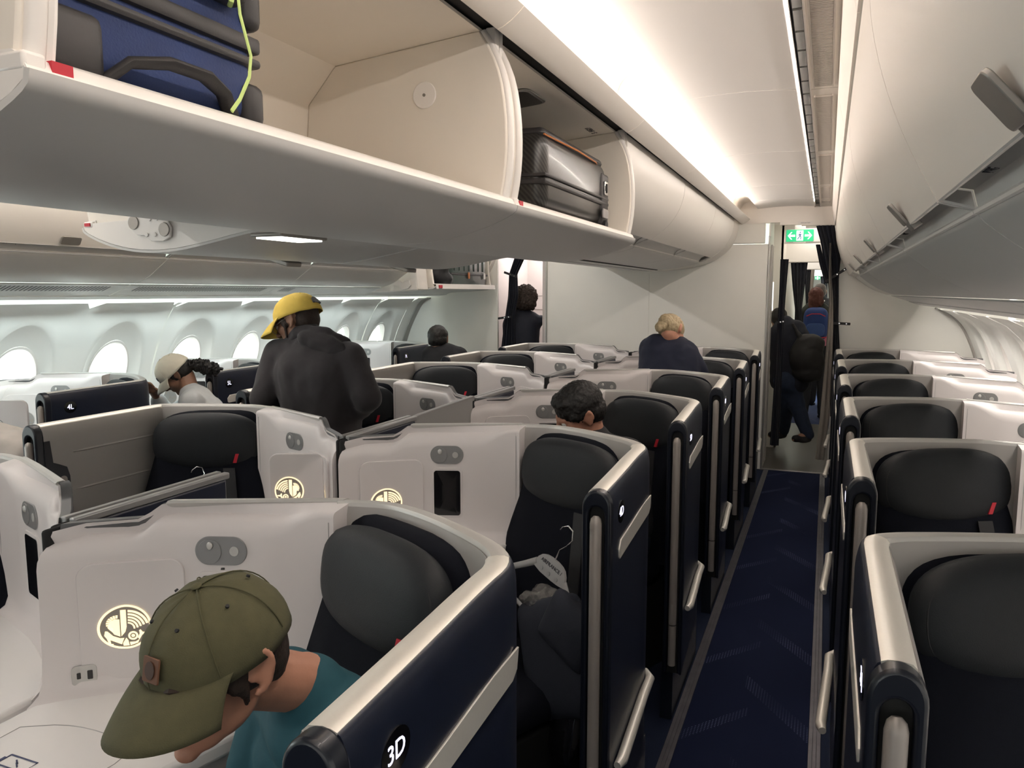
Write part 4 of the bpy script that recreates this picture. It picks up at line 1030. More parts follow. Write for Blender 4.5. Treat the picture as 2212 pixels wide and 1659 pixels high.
c4 = curtain('curtain', PX(7.42, (560, 1686, 1704), (640, 1683, 1697), (700, 1679, 1693), (800, 1674, 1690), (962, 1663, 1682)), 7.42, M_CURT, 'narrow gathered navy curtain on the left jamb of the right doorway', amp=.01, freq=5)
tie(c4, 7.36, 1677, 697, 1695, 694, .018)
c5 = curtain('curtain', PX(9.0, (567, 1708, 1745), (620, 1712, 1738), (668, 1717, 1732), (700, 1716, 1733), (800, 1712, 1732)), 9.0, M_CURT, 'first navy curtain further down the passage behind the doorway', amp=.02)
c6 = curtain('curtain', PX(11.0, (583, 1738, 1755), (640, 1740, 1750), (665, 1741, 1747), (740, 1740, 1748)), 11.0, M_CURT, 'second navy curtain down the passage, with its pale lining', amp=.02, freq=6)
c7 = curtain('curtain', PX(11.0, (583, 1752, 1760), (640, 1748, 1755), (665, 1746, 1751)), 10.95, M_CURTB, 'pale lining beside the second navy curtain down the passage', amp=.01, freq=3)
c8 = curtain('curtain', PX(13.0, (597, 1773, 1788), (640, 1775, 1787), (690, 1776, 1787)), 13.0, M_CURT, 'farthest small navy curtain on the right of the passage', amp=.02, freq=5)
c9 = curtain('curtain', PX(7.24, (556, 1112, 1134), (592, 1100, 1117), (640, 1098, 1119), (688, 1091, 1110), (760, 1082, 1112), (800, 1080, 1112)), 7.24, M_CURT, 'navy curtain tied back at the left aisle doorway', amp=.012)
tie(c9, 7.18, 1089, 588, 1116, 598); tie(c9, 7.18, 1076, 688, 1104, 684)

# curtain headers down the passage
for k_, (Y_, y_) in enumerate(((9.0, 567), (11.0, 583), (13.0, 597))):
    bm = bmesh.new(); box(bm, 1.0, 1.86, Y_-.03, Y_+.05, atY(1745, y_, Y_).z, 2.31); struct('ceiling_%d' % (20+k_), bm, M_CEIL, bevel=.01)
# exit signs
ARROW = [(-.5, 0), (-.05, .42), (.12, .42), (-.18, .12), (.5, .12), (.5, -.12), (-.18, -.12), (.12, -.42), (-.05, -.42)]
def exit_sign(c, w, h, label):
    r = empty('exit_sign', c, label, 'exit sign')
    green = mat('sign_green', (.02, .42, .18), .4, emit=(.03, .50, .20), es=.75); white = mat('sign_white', (1, 1, 1), .4, emit=(.9, 1, 1), es=1.0)
    M = frame_at((0, 0, 0), (0, -1, 0))
    bm = bmesh.new(); plate(bm, rrect(w*1.04, h*1.10, .012, 4), M, -.02, -.001); obj('frame', bm, M_EDGE, r, bevel=.002)
    bm = bmesh.new(); plate(bm, rrect(w, h, .008, 4), M, -.001, .001); fa = obj('face', bm, green, r)
    bm = bmesh.new(); plate(bm, rrect(w*.25, h*.86, .001, 2), M, .001, .0016); ps = obj('running_figure', bm, white, r)
    for sx in (-1, 1):
        bm = bmesh.new(); plate(bm, [(sx*(x*w*.25+w*-.0)+sx*-w*.31*-1*-1 if False else sx*-1*(x*w*.25)*-1*-1+0, y*h*.8) for x, y in ARROW] if False else [((-w*.31+x*w*.27) if sx < 0 else (w*.31-x*w*.27), y*h*.75) for x, y in ARROW], M, .001, .0018); obj('arrow', bm, white, r)
    bm = bmesh.new(); g = lambda pts, rad: tube(bm, [M @ Vector((x*h, y*h, .003)) for x, y in pts], rad*h, 6, flat=1)
    g([(.0, .16), (.02, -.02)], .055); g([(.02, -.02), (.10, -.14), (.06, -.32)], .035); g([(.02, -.02), (-.08, -.16), (-.18, -.30)], .035); g([(.0, .13), (.12, .06), (.16, .12)], .028); g([(.0, .13), (-.11, .10), (-.13, -.02)], .028)
    bmesh.ops.create_icosphere(bm, subdivisions=2, radius=.055*h, matrix=Matrix.Translation(M @ Vector((.02*h, .28*h, .003)))); obj('figure', bm, mat('sign_ink', (.02, .10, .30), .5, noise_amt=.05), ps)
    bm = bmesh.new(); box(bm, -w*.2, w*.2, -.0, .02, h*.5, max(h*.5+.06, 2.302-c.z)); box(bm, -w*.22, w*.22, 0, .03, -h*.62, -h*.53); obj('bracket', bm, M_EDGE, r)
    return r
a, b = atY(1699, 497, 8.0), atY(1757, 521, 8.0)
exit_sign(((a+b)/2), abs(b.x-a.x), abs(a.z-b.z), 'green and white exit sign hanging over the right aisle doorway')
a, b = atY(1760, 597, 14.0), atY(1772, 604, 14.0)
exit_sign(((a+b)/2), abs(b.x-a.x), abs(a.z-b.z), 'tiny second exit sign far down the passage')

# ------------------------------------------------------------------ luggage
def shell_box(bm, x0, x1, y0, y1, z0, z1, rad=.03, seg=4):
    M = Matrix.Translation(((x0+x1)/2, (y0+y1)/2, (z0+z1)/2)) @ Matrix.Diagonal((x1-x0, y1-y0, z1-z0, 1))
    r_ = bmesh.ops.create_cube(bm, size=1, matrix=M)
    es = list({e for v in r_['verts'] for e in v.link_edges})
    bmesh.ops.bevel(bm, geom=es, offset=rad, segments=seg, profile=.5, affect='EDGES')
blue = mat('suitcase_blue', (.012, .030, .115), .75, noise_amt=.35, nscale=14, bump=.4, bscale=300, sheen=.1)
blk = mat('suitcase_trim', (.022, .020, .021), .5, noise_amt=.1, bump=.1)
c = empty('suitcase', (.50, .78, 1.858), 'blue fabric suitcase with black corner guards in the large open bin', 'suitcase')
loc = lambda x0, x1, y0, y1, z0, z1: (x0-.50, x1-.50, y0-.78, y1-.78, z0-1.858, z1-1.858)
bm = bmesh.new(); shell_box(bm, *loc(.27, .735, .592, .955, 1.866, 2.115), .022); obj('body', bm, blue, c)
bm = bmesh.new()
for z0, z1 in ((1.948, 1.962), (1.968, 1.992)): shell_box(bm, *loc(.262, .743, .584, .963, z0, z1), .006, 2)
obj('zip_band', bm, blk, c)
for y0, y1 in ((.580, .690), (.925, .966)):
    for z0, z1 in ((1.862, 1.938 if y0 < .7 else 1.925), (2.0, 2.118)):
        bm = bmesh.new(); shell_box(bm, *loc(.68, .747, y0, y1, z0, z1), .014, 3); obj('corner_guard', bm, blk, c)
bm = bmesh.new(); tube(bm, [Vector(p)-Vector((.50, .78, 1.858)) for p in [(.738, .69, 1.868), (.752, .715, 1.893), (.768, .76, 1.902), (.768, .82, 1.902), (.752, .87, 1.893), (.738, .90, 1.868)]], [.012, .012, .013, .013, .012, .012], 10, flat=.6); obj('side_handle', bm, blk, c)
bm = bmesh.new(); shell_box(bm, *loc(.73, .765, .66, .915, 2.018, 2.045), .012, 3); ph = obj('grip_handle', bm, blk, c)
bm = bmesh.new(); P_ = lambda *q: [Vector(p)-Vector((.50, .78, 1.858)) for p in q]
tube(bm, P_((.770, .893, 2.10), (.772, .888, 2.06), (.770, .884, 2.045), (.772, .886, 2.0), (.772, .905, 1.95), (.772, .90, 1.92), (.773, .878, 1.885), (.772, .862, 1.866)), .0032, 6, flat=.5)
tube(bm, P_((.765, .884, 2.048), (.772, .876, 2.036), (.770, .872, 2.012), (.760, .880, 2.010)), .0035, 6, flat=.6); tube(bm, P_((.768, .878, 2.05), (.773, .884, 2.042), (.768, .890, 2.05)), .005, 6)
obj('ribbon', bm, mat('lime_ribbon', (.52, .68, .22), .6, noise_amt=.1), ph)

carbon = bpy.data.materials.new('ribbed_shell'); carbon.use_nodes = True; nt = carbon.node_tree; b = nt.nodes['Principled BSDF']; b.inputs['Roughness'].default_value = .28; b.inputs['Coat Weight'].default_value = .05
tc = nt.nodes.new('ShaderNodeTexCoord'); wv = nt.nodes.new('ShaderNodeTexWave'); wv.inputs['Scale'].default_value = 38; wv.bands_direction = 'DIAGONAL'
rp = nt.nodes.new('ShaderNodeValToRGB'); rp.color_ramp.elements[0].position = .45; rp.color_ramp.elements[0].color = (.006, .006, .006, 1); rp.color_ramp.elements[1].position = .6; rp.color_ramp.elements[1].color = (.030, .028, .026, 1)
nt.links.new(tc.outputs['Object'], wv.inputs[0]); nt.links.new(wv.outputs['Fac'], rp.inputs[0]); nt.links.new(rp.outputs[0], b.inputs['Base Color'])
c = empty('suitcase', (.55, 2.62, 1.858), 'black ribbed hard suitcase with an orange zip line, in the second open bin', 'suitcase')
loc = lambda x0, x1, y0, y1, z0, z1: (x0-.55, x1-.55, y0-2.62, y1-2.62, z0-1.858, z1-1.858)
bm = bmesh.new(); shell_box(bm, *loc(.33, .735, 2.22, 2.93, 1.864, 2.105), .045, 5); obj('shell', bm, carbon, c)
bm = bmesh.new(); shell_box(bm, *loc(.325, .742, 2.215, 2.937, 1.945, 1.962), .006, 2); shell_box(bm, *loc(.325, .742, 2.215, 2.937, 1.967, 1.978), .005, 2); obj('zip_band', bm, blk, c)
bm = bmesh.new(); shell_box(bm, *loc(.36, .725, 2.24, 2.905, 2.085, 2.118), .018, 3); lid = obj('lid', bm, blk, c)
orange = mat('orange_piping', (.50, .16, .04), .5, noise_amt=.05)
bm = bmesh.new(); tube(bm, [(.735-.55-.02*abs(k-5)/9, 2.25-2.62+.62*k/10, 2.095-1.858) for k in range(10)]+[(.70-.55, 2.915-2.62, 2.088-1.858), (.60-.55, 2.935-2.62, 2.085-1.858)], .003, 6); obj('piping', bm, orange, lid)
bm = bmesh.new(); shell_box(bm, *loc(.60, .741, 2.84, 2.938, 1.872, 2.065), .012, 3); obj('end_cap', bm, blk, c)
bm = bmesh.new(); M = frame_at((.742-.55, 2.885-2.62, 2.01-1.858), (1, 0, 0)); plate(bm, rrect(.045, .050, .006, 3), M, 0, .004); lk = obj('combination_lock', bm, M_CHROME, c, bevel=.001)
bm = bmesh.new(); plate(bm, rrect(.006, .034, .002, 2, .002, 0), M, .004, .007); plate(bm, rrect(.004, .020, .002, 2, -.010, 0), M, .004, .006); obj('dial', bm, M_DARK, lk)
bm = bmesh.new(); M = frame_at((.742-.55, 2.87-2.62, 1.915-1.858), (1, 0, 0)); plate(bm, rrect(.075, .034, .010, 4), M, 0, .008); obj('handle', bm, M_RAIL, c, bevel=.002)
for yy in (2.88,):
    bm = bmesh.new(); M = Matrix.Translation((.735-.55, yy-2.62, 1.872-1.858)) @ Matrix.Rotation(math.pi/2, 4, 'Y'); bmesh.ops.create_cone(bm, cap_ends=True, segments=20, radius1=.02, radius2=.02, depth=.03, matrix=M); obj('wheel', bm, M_DARK, c)
c = empty('suitcase', (-1.9, 6.72, 1.65), 'dark green hard suitcase lying in the open left bin', 'suitcase')
bm = bmesh.new(); shell_box(bm, -.25, .26, -.40, .40, .0, .30, .05, 4)
green_m = mat('suitcase_green', (.035, .055, .048), .3, coat=.2, noise_amt=.05); obj('shell', bm, green_m, c)
bm = bmesh.new()
for k in range(7): shell_box(bm, .245, .268, -.34+k*.105, -.315+k*.105, .17, .28, .008, 2)
obj('ribs', bm, green_m, c)
bm = bmesh.new(); shell_box(bm, -.255, .268, -.405, .405, .13, .15, .004, 1); obj('zip_band', bm, blk, c)
for y, m in ((-.06, orange), (.30, M_EDGE)):
    bm = bmesh.new(); shell_box(bm, .268, .276, y, y+.035, .10, .16, .002, 1); obj('tag', bm, m, c)
bm = bmesh.new()
o = blob('backpack', [('e', (-1.80, 6.20, 1.78), (.17, .13, .11)), ('e', (-1.72, 6.26, 1.74), (.12, .14, .08)), ('e', (-1.70, 6.20, 1.85), (.10, .10, .05))], M_STRAP, vox=.02, wrinkle=.012, wscale=18)
tag(o, 'black soft backpack squeezed beside the green suitcase', 'backpack')

# ------------------------------------------------------------------ hangers, bag and bedding on the seats
clear = mat('frosted_plastic', (.42, .42, .42), .3, noise_amt=.05, alpha=.75)
def hanger(M, label, k=1.0):
    c = empty('coat_hanger', (0, 0, 0), label, 'coat hanger'); c.matrix_world = M @ Matrix.Scale(k, 4)
    bm = bmesh.new()
    tube(bm, [(-.19, -.115, 0), (-.15, -.085, 0), (-.09, -.035, 0), (-.055, -.004, 0)], [.008, .008, .009, .010], 10, flat=.6)
    tube(bm, [(.055, -.004, 0), (.09, -.035, 0), (.15, -.105, 0), (.20, -.165, 0)], [.010, .009, .008, .008], 10, flat=.6)
    tube(bm, [(-.19, -.115, 0), (-.19, -.128, 0), (-.05, -.138, 0), (.10, -.155, 0), (.20, -.165, 0)], .0065, 10, flat=.6)
    plate(bm, smooth_pts([(-.065, -.016), (-.05, .02), (-.025, .032), (.025, .032), (.05, .02), (.065, -.016), (.03, -.022), (-.03, -.022)], 1), Matrix(), -.004, .004)
    obj('body', bm, clear, c)
    bm = bmesh.new(); tube(bm, [(0, .03, 0), (.002, .062, 0), (.018, .082, 0), (.028, .104, 0), (.018, .126, 0), (-.002, .130, 0), (-.018, .118, 0), (-.022, .108, 0)], .0018, 8); obj('hook', bm, M_CHROME, c)
    text('lettering', 'AIRFRANCE /', .014, M_PRINT, c, Matrix.Translation((0, .012, .0045)))
    bm = bmesh.new()
    for x in (-.03, 0, .03): plate(bm, oval(x, -.010, .006, .006, 12), Matrix(), .004, .0055)
    obj('hole_rims', bm, M_OVAL, c)
    return c
P0 = atY(1190, 1232, 2.17); nrm_ = Vector((-.42, -.88, .22))
hanger(frame_at(P0, nrm_) @ Matrix.Rotation(math.radians(-17), 4, 'Z'), 'frosted plastic coat hanger resting on the seat back of suite 4D', 1.18)
P0 = atY(424, 1082, 2.20)
hanger(frame_at(P0, (.42, -.88, .22)), 'coat hanger on the row 4 seat in the left half of the centre block')
cell = bpy.data.materials.new('clear_film'); cell.use_nodes = True; nt = cell.node_tree; b = nt.nodes['Principled BSDF']; b.inputs['Base Color'].default_value = (.25, .24, .23, 1); b.inputs['Roughness'].default_value = .12; b.inputs['Alpha'].default_value = .45; b.inputs['Coat Weight'].default_value = .5
tc = nt.nodes.new('ShaderNodeTexCoord'); vn = nt.nodes.new('ShaderNodeTexVoronoi'); vn.inputs['Scale'].default_value = 45; bp = nt.nodes.new('ShaderNodeBump'); bp.inputs['Distance'].default_value = .02; nt.links.new(tc.outputs['Object'], vn.inputs['Vector']); nt.links.new(vn.outputs['Distance'], bp.inputs['Height']); nt.links.new(bp.outputs[0], b.inputs['Normal'])
P1 = atY(1215, 1325, 2.10)
o = blob('plastic_bag', [('e', P1, (.13, .03, .05), (0, .35, -.4)), ('e', P1+Vector((.05, -.01, -.05)), (.06, .03, .07)), ('e', P1+Vector((-.07, 0, .03)), (.07, .02, .025))], cell, vox=.008, smooth=1, wrinkle=.012, wscale=60)
tag(o, 'crinkled clear plastic bag below the hanger in suite 4D', 'plastic bag')
P2 = atY(1200, 1420, 2.02)
bed = empty('bedding_pack', (P2.x, P2.y, P2.z), 'folded navy blanket leaning on the seat of suite 4D', 'blanket')
bm = bmesh.new(); pillow(bm, .26, .34, .06, frame_at((0, 0, 0), nrm_) @ Matrix.Rotation(math.radians(24), 4, 'Z'), e=.10, n=40); pillow(bm, .20, .16, .07, frame_at((.05, -.02, .10), nrm_) @ Matrix.Rotation(math.radians(-20), 4, 'Z'), e=.10, n=40); obj('blanket', bm, mat('blanket_navy', (.012, .015, .026), .85, noise_amt=.15, nscale=40, bump=.3), bed)
bm = bmesh.new(); pillow(bm, .10, .22, .05, Matrix.Translation((.05, -.05, -.17)) @ frame_at((0, 0, 0), nrm_), e=.25, n=24); obj('printed_wrap', bm, mat('wrap_gloss', (.01, .01, .013), .15, coat=.5, noise_amt=.1, bump=.8, bscale=60), bed)

# ------------------------------------------------------------------ people
def CV(x, y, z): return (RT*x + UP*y - FW*z)            # camera-space direction: right, up, towards the viewer
def hmat(c, f, u):
    f = f.normalized(); u = (u-f*u.dot(f)).normalized(); l = u.cross(f)
    m = Matrix((f, l, u)).transposed().to_4x4(); m.translation = c; return m
def head_prims(M, k=1.0):
    T = lambda x, y, z: M @ Vector((x*k, y*k, z*k)); R = M.to_3x3()
    def E(x, y, z, a, b, c, rot=None): return ('e', T(x, y, z), (a*k, b*k, c*k), (R @ Euler(rot).to_matrix()) if rot else R)
    p = [E(-.012, 0, .022, .098, .076, .088), E(.035, 0, -.028, .058, .058, .075), E(.052, 0, -.082, .038, .040, .028), E(.012, 0, -.065, .062, .056, .040, (0, .35, 0)),
         E(.082, 0, -.098, .018, .020, .016), E(.078, 0, .012, .022, .050, .014),
         ('c', T(.090, 0, .005), .009*k, T(.114, 0, -.028), .013*k), E(.108, .010, -.034, .010, .009, .008), E(.108, -.010, -.034, .010, .009, .008),
         E(.090, 0, -.058, .013, .024, .006), E(.088, 0, -.070, .012, .020, .006), E(.058, .042, -.022, .026, .020, .024), E(.058, -.042, -.022, .026, .020, .024)]
    for sy in (1, -1):
        ear = [(.004, .074, .012), (-.006, .080, .024), (-.020, .085, .022), (-.029, .087, .008), (-.028, .086, -.010), (-.020, .083, -.026), (-.010, .080, -.038), (.0, .076, -.040)]
        ear = [T(a, sy*b_, c) for a, b_, c in ear]
        p += [('c', a, .0062*k, b_, .0062*k) for a, b_ in zip(ear, ear[1:])]+[E(-.012, sy*.077, -.008, .016, .005, .028), E(.004, sy*.077, -.012, .006, .006, .009)]
    return p
def hand_prims(w, d, up, k=1.0, side=1):
    """palm and five bent fingers from wrist w along d"""
    d = d.normalized(); up = (up-d*up.dot(d)).normalized(); s_ = d.cross(up)
    p = [('c', w, .026*k, w+d*.05*k, .030*k, .55), ('e', w+d*.060*k, (.036*k, .036*k, .020*k))]
    for i, (o, L) in enumerate(((-.030, .072), (-.010, .080), (.010, .076), (.029, .060))):
        a = w+d*.082*k+s_*o*k; b = a+d*L*.5*k-up*.006*k; c = b+d*L*.42*k-up*.026*k
        p += [('c', a, .0095*k, b, .009*k), ('c', b, .009*k, c, .0075*k)]
    a = w+d*.03*k+s_*side*.030*k; b = a+d*.035*k+s_*side*.030*k-up*.008*k; p += [('c', a, .012*k, b, .0105*k), ('c', b, .0105*k, b+d*.030*k-up*.012*k, .009*k)]
    return p
def cap_mesh(r, M, m, k=1.0, rim=.018, tip=.165, name='cap', btn=True, back_open=False, droop=.050, crown=.112, lean=0, strap_col=None):
    T = lambda x, y, z: M @ Vector((x*k, y*k, z*k))
    bm = bmesh.new(); rows = []; n = 48
    for i in range(15):
        t = i/14*math.pi/2; row = []
        for j in range(n):
            a = 2*math.pi*j/n; ca, sa = math.cos(a), math.sin(a)
            q = math.cos(t)**.85; z = rim+(crown)*math.sin(t)**.95 - (.010*(1-ca)*.5*(1-i/14)*1.2 if True else 0)
            rr = 1+.012*math.sin(3*a)**2*math.sin(2*t)+.006*noise.noise(Vector((ca*2, sa*2, t*2+k)))
            row.append(T(-.012+.111*ca*q*rr, .090*sa*q*rr, z+.004*noise.noise(Vector((ca*3, sa*3, t*3)))))
        rows.append(row)
    grid(bm, rows, closed_u=True, cap1=True)
    c = obj(name, bm, m, r, angle=80); sd = c.modifiers.new('thick', 'SOLIDIFY'); sd.thickness = .003*k; sd.offset = 1
    bm = bmesh.new(); rows = []
    for i in range(9):
        t = i/8; row = []
        for j in range(25):
            a = math.radians(-68+136*j/24); ca, sa = math.cos(a), math.sin(a)
            ext = (tip-.100)*math.cos(a*.93)**.6
            x = -.014+.110*ca+ext*t; y = .089*sa*(1-.02*t)+.012*t*sa
            z = rim+.013-droop*(.30*t+.70*t*t)*1.0-(y/.09)**2*.018*(.3+.7*t)
            row.append(T(x, y, z))
        rows.append(row)
    grid(bm, rows); b = obj('brim', bm, m, c, angle=80); sd = b.modifiers.new('thick', 'SOLIDIFY'); sd.thickness = .004*k; sd.offset = 0
    bm = bmesh.new()
    for a in (0, 60, 120, 180, 240, 300):
        a = math.radians(a+0)
        pts = []
        for i in range(13):
            t = (1-i/13)*math.pi/2*.99+.01; q = math.cos(t)**.85
            rr = 1+.012*math.sin(3*a)**2*math.sin(2*t)+.017
            pts.append(T(-.012+.111*math.cos(a)*q*rr, .090*math.sin(a)*q*rr, rim+crown*math.sin(t)**.95+.0022-(.010*(1-math.cos(a))*.5*(i/14)*1.2)))
        tube(bm, pts, .0011*k, 5)
    obj('seams', bm, m, c)
    if btn:
        bm = bmesh.new(); bmesh.ops.create_uvsphere(bm, u_segments=12, v_segments=8, radius=.008*k, matrix=M @ Matrix.Translation((-.012*k, 0, (rim+crown+.004)*k)) @ Matrix.Diagonal((1, 1, .45, 1))); obj('button', bm, m, c)
    for a in (30, -30, 90, -90, 150, -150):
        a = math.radians(a); t = .95; q = math.cos(t)**.85; p = T(-.012+.1135*math.cos(a)*q, .0925*math.sin(a)*q, rim+crown*math.sin(t)**.95+.0012)
        nn = (p-T(-.012, 0, rim)).normalized(); bm = bmesh.new(); bmesh.ops.create_cone(bm, cap_ends=True, segments=10, radius1=.0030*k, radius2=.0026*k, depth=.003, matrix=frame_at(p, nn))
        obj('eyelet', bm, M_STRAP if m.name == 'cap_olive' else m, c)
    return c
def body_prims(J, k=1.0, fat=1.0):
    """skin under the clothes. J: joints"""
    p = []
    ch, pe, nb = J['chest'], J['pelvis'], J['neck']
    p += [('c', pe, .10, pe.lerp(ch, .5), .09), ('c', pe.lerp(ch, .5), .09, ch, .085), ('c', ch, .07, nb, .050), ('c', nb, .050*J.get('nk', 1), J['head']+(J['hm'].to_3x3() @ Vector((-.025, 0, -.05))), .052*J.get('nk', 1))]
    for s_ in 'LR':
        p += [('c', ch.lerp(nb, .45), .055, J['sh'+s_], .048), ('c', J['sh'+s_], .046, J['el'+s_], .038), ('c', J['el'+s_], .038, J['wr'+s_], .026)]
        p += [('c', J['hip'+s_], .085, J['kn'+s_], .056), ('c', J['kn'+s_], .054, J['an'+s_], .036), ('c', J['an'+s_], .036, J['an'+s_]+J['fwd']*.14+Vector((0, 0, -.045)), .028)]
    return p
def top_prims(J, pad=.018, fat=1.0, sleeve=1.0):
    ch, pe, nb = J['chest'], J['pelvis'], J['neck']; lat = (J['shL']-J['shR']).normalized()
    mid = pe.lerp(ch, .5); p = []
    for o in (-.05, .05):
        p += [('c', pe+lat*o, (.118+pad)*fat, mid+lat*o*1.05, (.108+pad)*fat), ('c', mid+lat*o*1.05, (.108+pad)*fat, ch+lat*o*1.35, (.112+pad)*fat)]
    up_ = (ch-pe).normalized(); fr_ = lat.cross(up_).normalized(); Rm = Matrix((lat, fr_, up_)).transposed()
    p += [('e', ch-up_*.06, (.178*fat+pad, .112*fat+pad, .24), Rm), ('c', ch, .10+pad, nb.lerp(ch, .12), .056+pad)]
    for s_ in 'LR':
        el = J['el'+s_]; wr = J['wr'+s_]
        p += [('c', ch.lerp(nb, .5), .085+pad, J['sh'+s_], .058+pad), ('c', J['sh'+s_], .056+pad, el if sleeve >= 1 else J['sh'+s_].lerp(el, sleeve), .046+pad)]
        if sleeve > 1: p += [('c', el, .045+pad, el.lerp(wr, sleeve-1), .032+pad)]
    return p
def leg_prims(J, pad=.016):
    p = [('c', J['hipL'], .11, J['hipR'], .11), ('c', J['pelvis'], .12, J['pelvis']+Vector((0, 0, -.05)), .13)]
    for s_ in 'LR': p += [('c', J['hip'+s_], .088+pad, J['kn'+s_], .062+pad), ('c', J['kn'+s_], .060+pad, J['an'+s_], .042+pad)]
    return p
def person(label, J, skin, top, pants, hair=None, cap=None, vox=.010, tvox=.013, wr=.006, sleeve=1.9, fat=1.0, pad=.018, shoes=True, hands=True, group=None, tsm=8):
    base = J.get('base', Vector((J['pelvis'].x, J['pelvis'].y, 0)))
    r = empty('person', base, label, 'person'); D = -base
    sh = lambda prims: [tuple((q+D if (isinstance(q, Vector) and i_ in ((1, 3) if p[0] == 'c' else (1,))) else q) for i_, q in enumerate(p)) for p in prims]
    pr = body_prims(J, fat=fat)+head_prims(J['hm'], J.get('hk', 1))
    if hands:
        for s_, sd in (('L', 1), ('R', -1)):
            d = (J['wr'+s_]-J['el'+s_]); pr += hand_prims(J['wr'+s_], J.get('hd'+s_, d), J.get('hu'+s_, Vector((0, 0, 1))), side=sd)
    b = blob('body', sh(pr), skin, r, vox=vox, smooth=3)
    t = blob('top', sh(top_prims(J, pad, fat, sleeve)+J.get('extra_top', [])), top, r, vox=tvox, smooth=tsm, wrinkle=wr, wscale=16)
    if pants: blob('trousers', sh(leg_prims(J)), pants, r, vox=.016, smooth=5, wrinkle=wr, wscale=9)
    if shoes:
        for s_ in 'LR':
            a = J['an'+s_]+Vector((0, 0, -.04)); o = blob('shoe', sh([('c', a, .042, a+J['fwd']*.13, .036), ('e', a+J['fwd']*.05+Vector((0, 0, -.02)), (.06, .05, .025))]), M_STRAP, r, vox=.01, smooth=2)
    eye = mat('eye_white', (.75, .72, .70), .2, noise_amt=.02)
    for sy in (1, -1):
        bm = bmesh.new(); k = J.get('hk', 1); bmesh.ops.create_uvsphere(bm, u_segments=12, v_segments=8, radius=.0115*k, matrix=Matrix.Translation(D) @ J['hm'] @ Matrix.Translation((.083*k, sy*.031*k, -.004*k))); e = obj('eye', bm, eye, r)
        bm = bmesh.new(); bmesh.ops.create_uvsphere(bm, u_segments=10, v_segments=6, radius=.0062*k, matrix=Matrix.Translation(D) @ J['hm'] @ Matrix.Translation((.091*k, sy*.031*k, -.005*k))); obj('iris', bm, mat('iris_dark', (.02, .012, .008), .2, noise_amt=.05), e)
    Mh = Matrix.Translation(D) @ J['hm']
    return r, Mh, D, t, b
def brows_lips(r, Mh, k, col):
    m = mat('brow_'+str(col)[:6], col, .8, noise_amt=.2)
    for sy in (1, -1):
        bm = bmesh.new(); tube(bm, [Mh @ Vector((x*k, sy*y*k, z*k)) for x, y, z in ((.094, .016, .018), (.092, .032, .023), (.080, .048, .018))], [.004*k, .005*k, .002*k], 6); obj('eyebrow', bm, m, r)
def hair_blob(r, Mh, m, prims, k=1.0, wr=.006, ws=30, vox=.007, name='hair', smooth=2):
    R = Mh.to_3x3(); out = []
    for p in prims:
        if p[0] == 'e': out.append(('e', Mh @ Vector(p[1])*1.0 if k == 1 else Mh @ (Vector(p[1])*k), tuple(q*k for q in p[2]), R))
        else: out.append(('c', Mh @ (Vector(p[1])*k), p[2]*k, Mh @ (Vector(p[3])*k), p[4]*k))
    return blob(name, out, m, r, vox=vox, smooth=smooth, wrinkle=wr, wscale=ws)
SHORT = [('e', (-.020, 0, .030), (.100, .081, .088)), ('e', (-.045, 0, -.005), (.070, .078, .070)), ('e', (-.055, 0, -.045), (.045, .060, .040))]
skin_a = mat('skin_light', (.50, .245, .165), .5, noise_amt=.12, nscale=35, bump=.1, bscale=200)
skin_b = mat('skin_brown', (.26, .135, .085), .5, noise_amt=.12, nscale=35)
skin_c = mat('skin_tan', (.34, .18, .12), .5, noise_amt=.12, nscale=35)
hair_d = mat('hair_dark', (.010, .008, .007), .6, noise_amt=.5, nscale=180, bump=.9, bscale=150)
hair_b = mat('hair_brown', (.030, .018, .013), .65, noise_amt=.5, nscale=180, bump=.9, bscale=150)
hair_y = mat('hair_blonde', (.42, .33, .20), .55, noise_amt=.45, nscale=120, bump=.9, bscale=120)
jean = mat('jeans_blue', (.018, .030, .062), .85, noise_amt=.35, nscale=25, bump=.2)
blackc = mat('cloth_black', (.010, .010, .013), .85, noise_amt=.2, nscale=40)

# man in the olive cap, seated in suite 3D and leaning forward
f_ = CV(-.356, -.34, .87).normalized(); u_ = CV(-.19, .911, .368).normalized(); hc = atD(468, 1420, 1.12)
f_ = (f_*math.cos(.19)-u_.cross(f_)*math.sin(.19)).normalized(); hm = hmat(hc, f_, u_)
bf = Vector((-.42, -.91, 0)).normalized(); lat = Vector((0, 0, 1)).cross(bf)       # his left
nk = hc-u_*.145-f_*.115; sc = nk-bf*.05+Vector((0, 0, -.055))
J = dict(hm=hm, head=hc, neck=nk, chest=sc+Vector((0, 0, -.12))-bf*.02, pelvis=Vector((.78, 1.10, .55)), fwd=bf,
         shL=sc+lat*.165+Vector((0, 0, -.03)), shR=sc-lat*.165+Vector((0, 0, -.03)))
J['nk'] = .94; J['extra_top'] = []
J['elL'] = J['shL']+bf*.16+Vector((0, 0, -.22)); J['wrL'] = J['elL']+bf*.20-lat*.10+Vector((0, 0, -.03))
J['elR'] = J['shR']+bf*.10+Vector((0, 0, -.25)); J['wrR'] = J['elR']+bf*.22+lat*.06+Vector((0, 0, -.04))
for s_, q in (('L', 1), ('R', -1)):
    J['hip'+s_] = J['pelvis']+lat*q*.09; J['kn'+s_] = J['pelvis']+lat*q*.13+bf*.44+Vector((0, 0, .0)); J['an'+s_] = J['kn'+s_]+bf*.02+Vector((0, 0, -.46))
teal = mat('tshirt_teal', (.008, .070, .095), .8, noise_amt=.12, nscale=60, bump=.15)
r, Mh, D, t, b = person('man in an olive cap and teal T-shirt leaning forward in suite 3D', J, skin_a, teal, blackc, vox=.0052, tvox=.008, wr=.004, sleeve=.9, pad=.010)
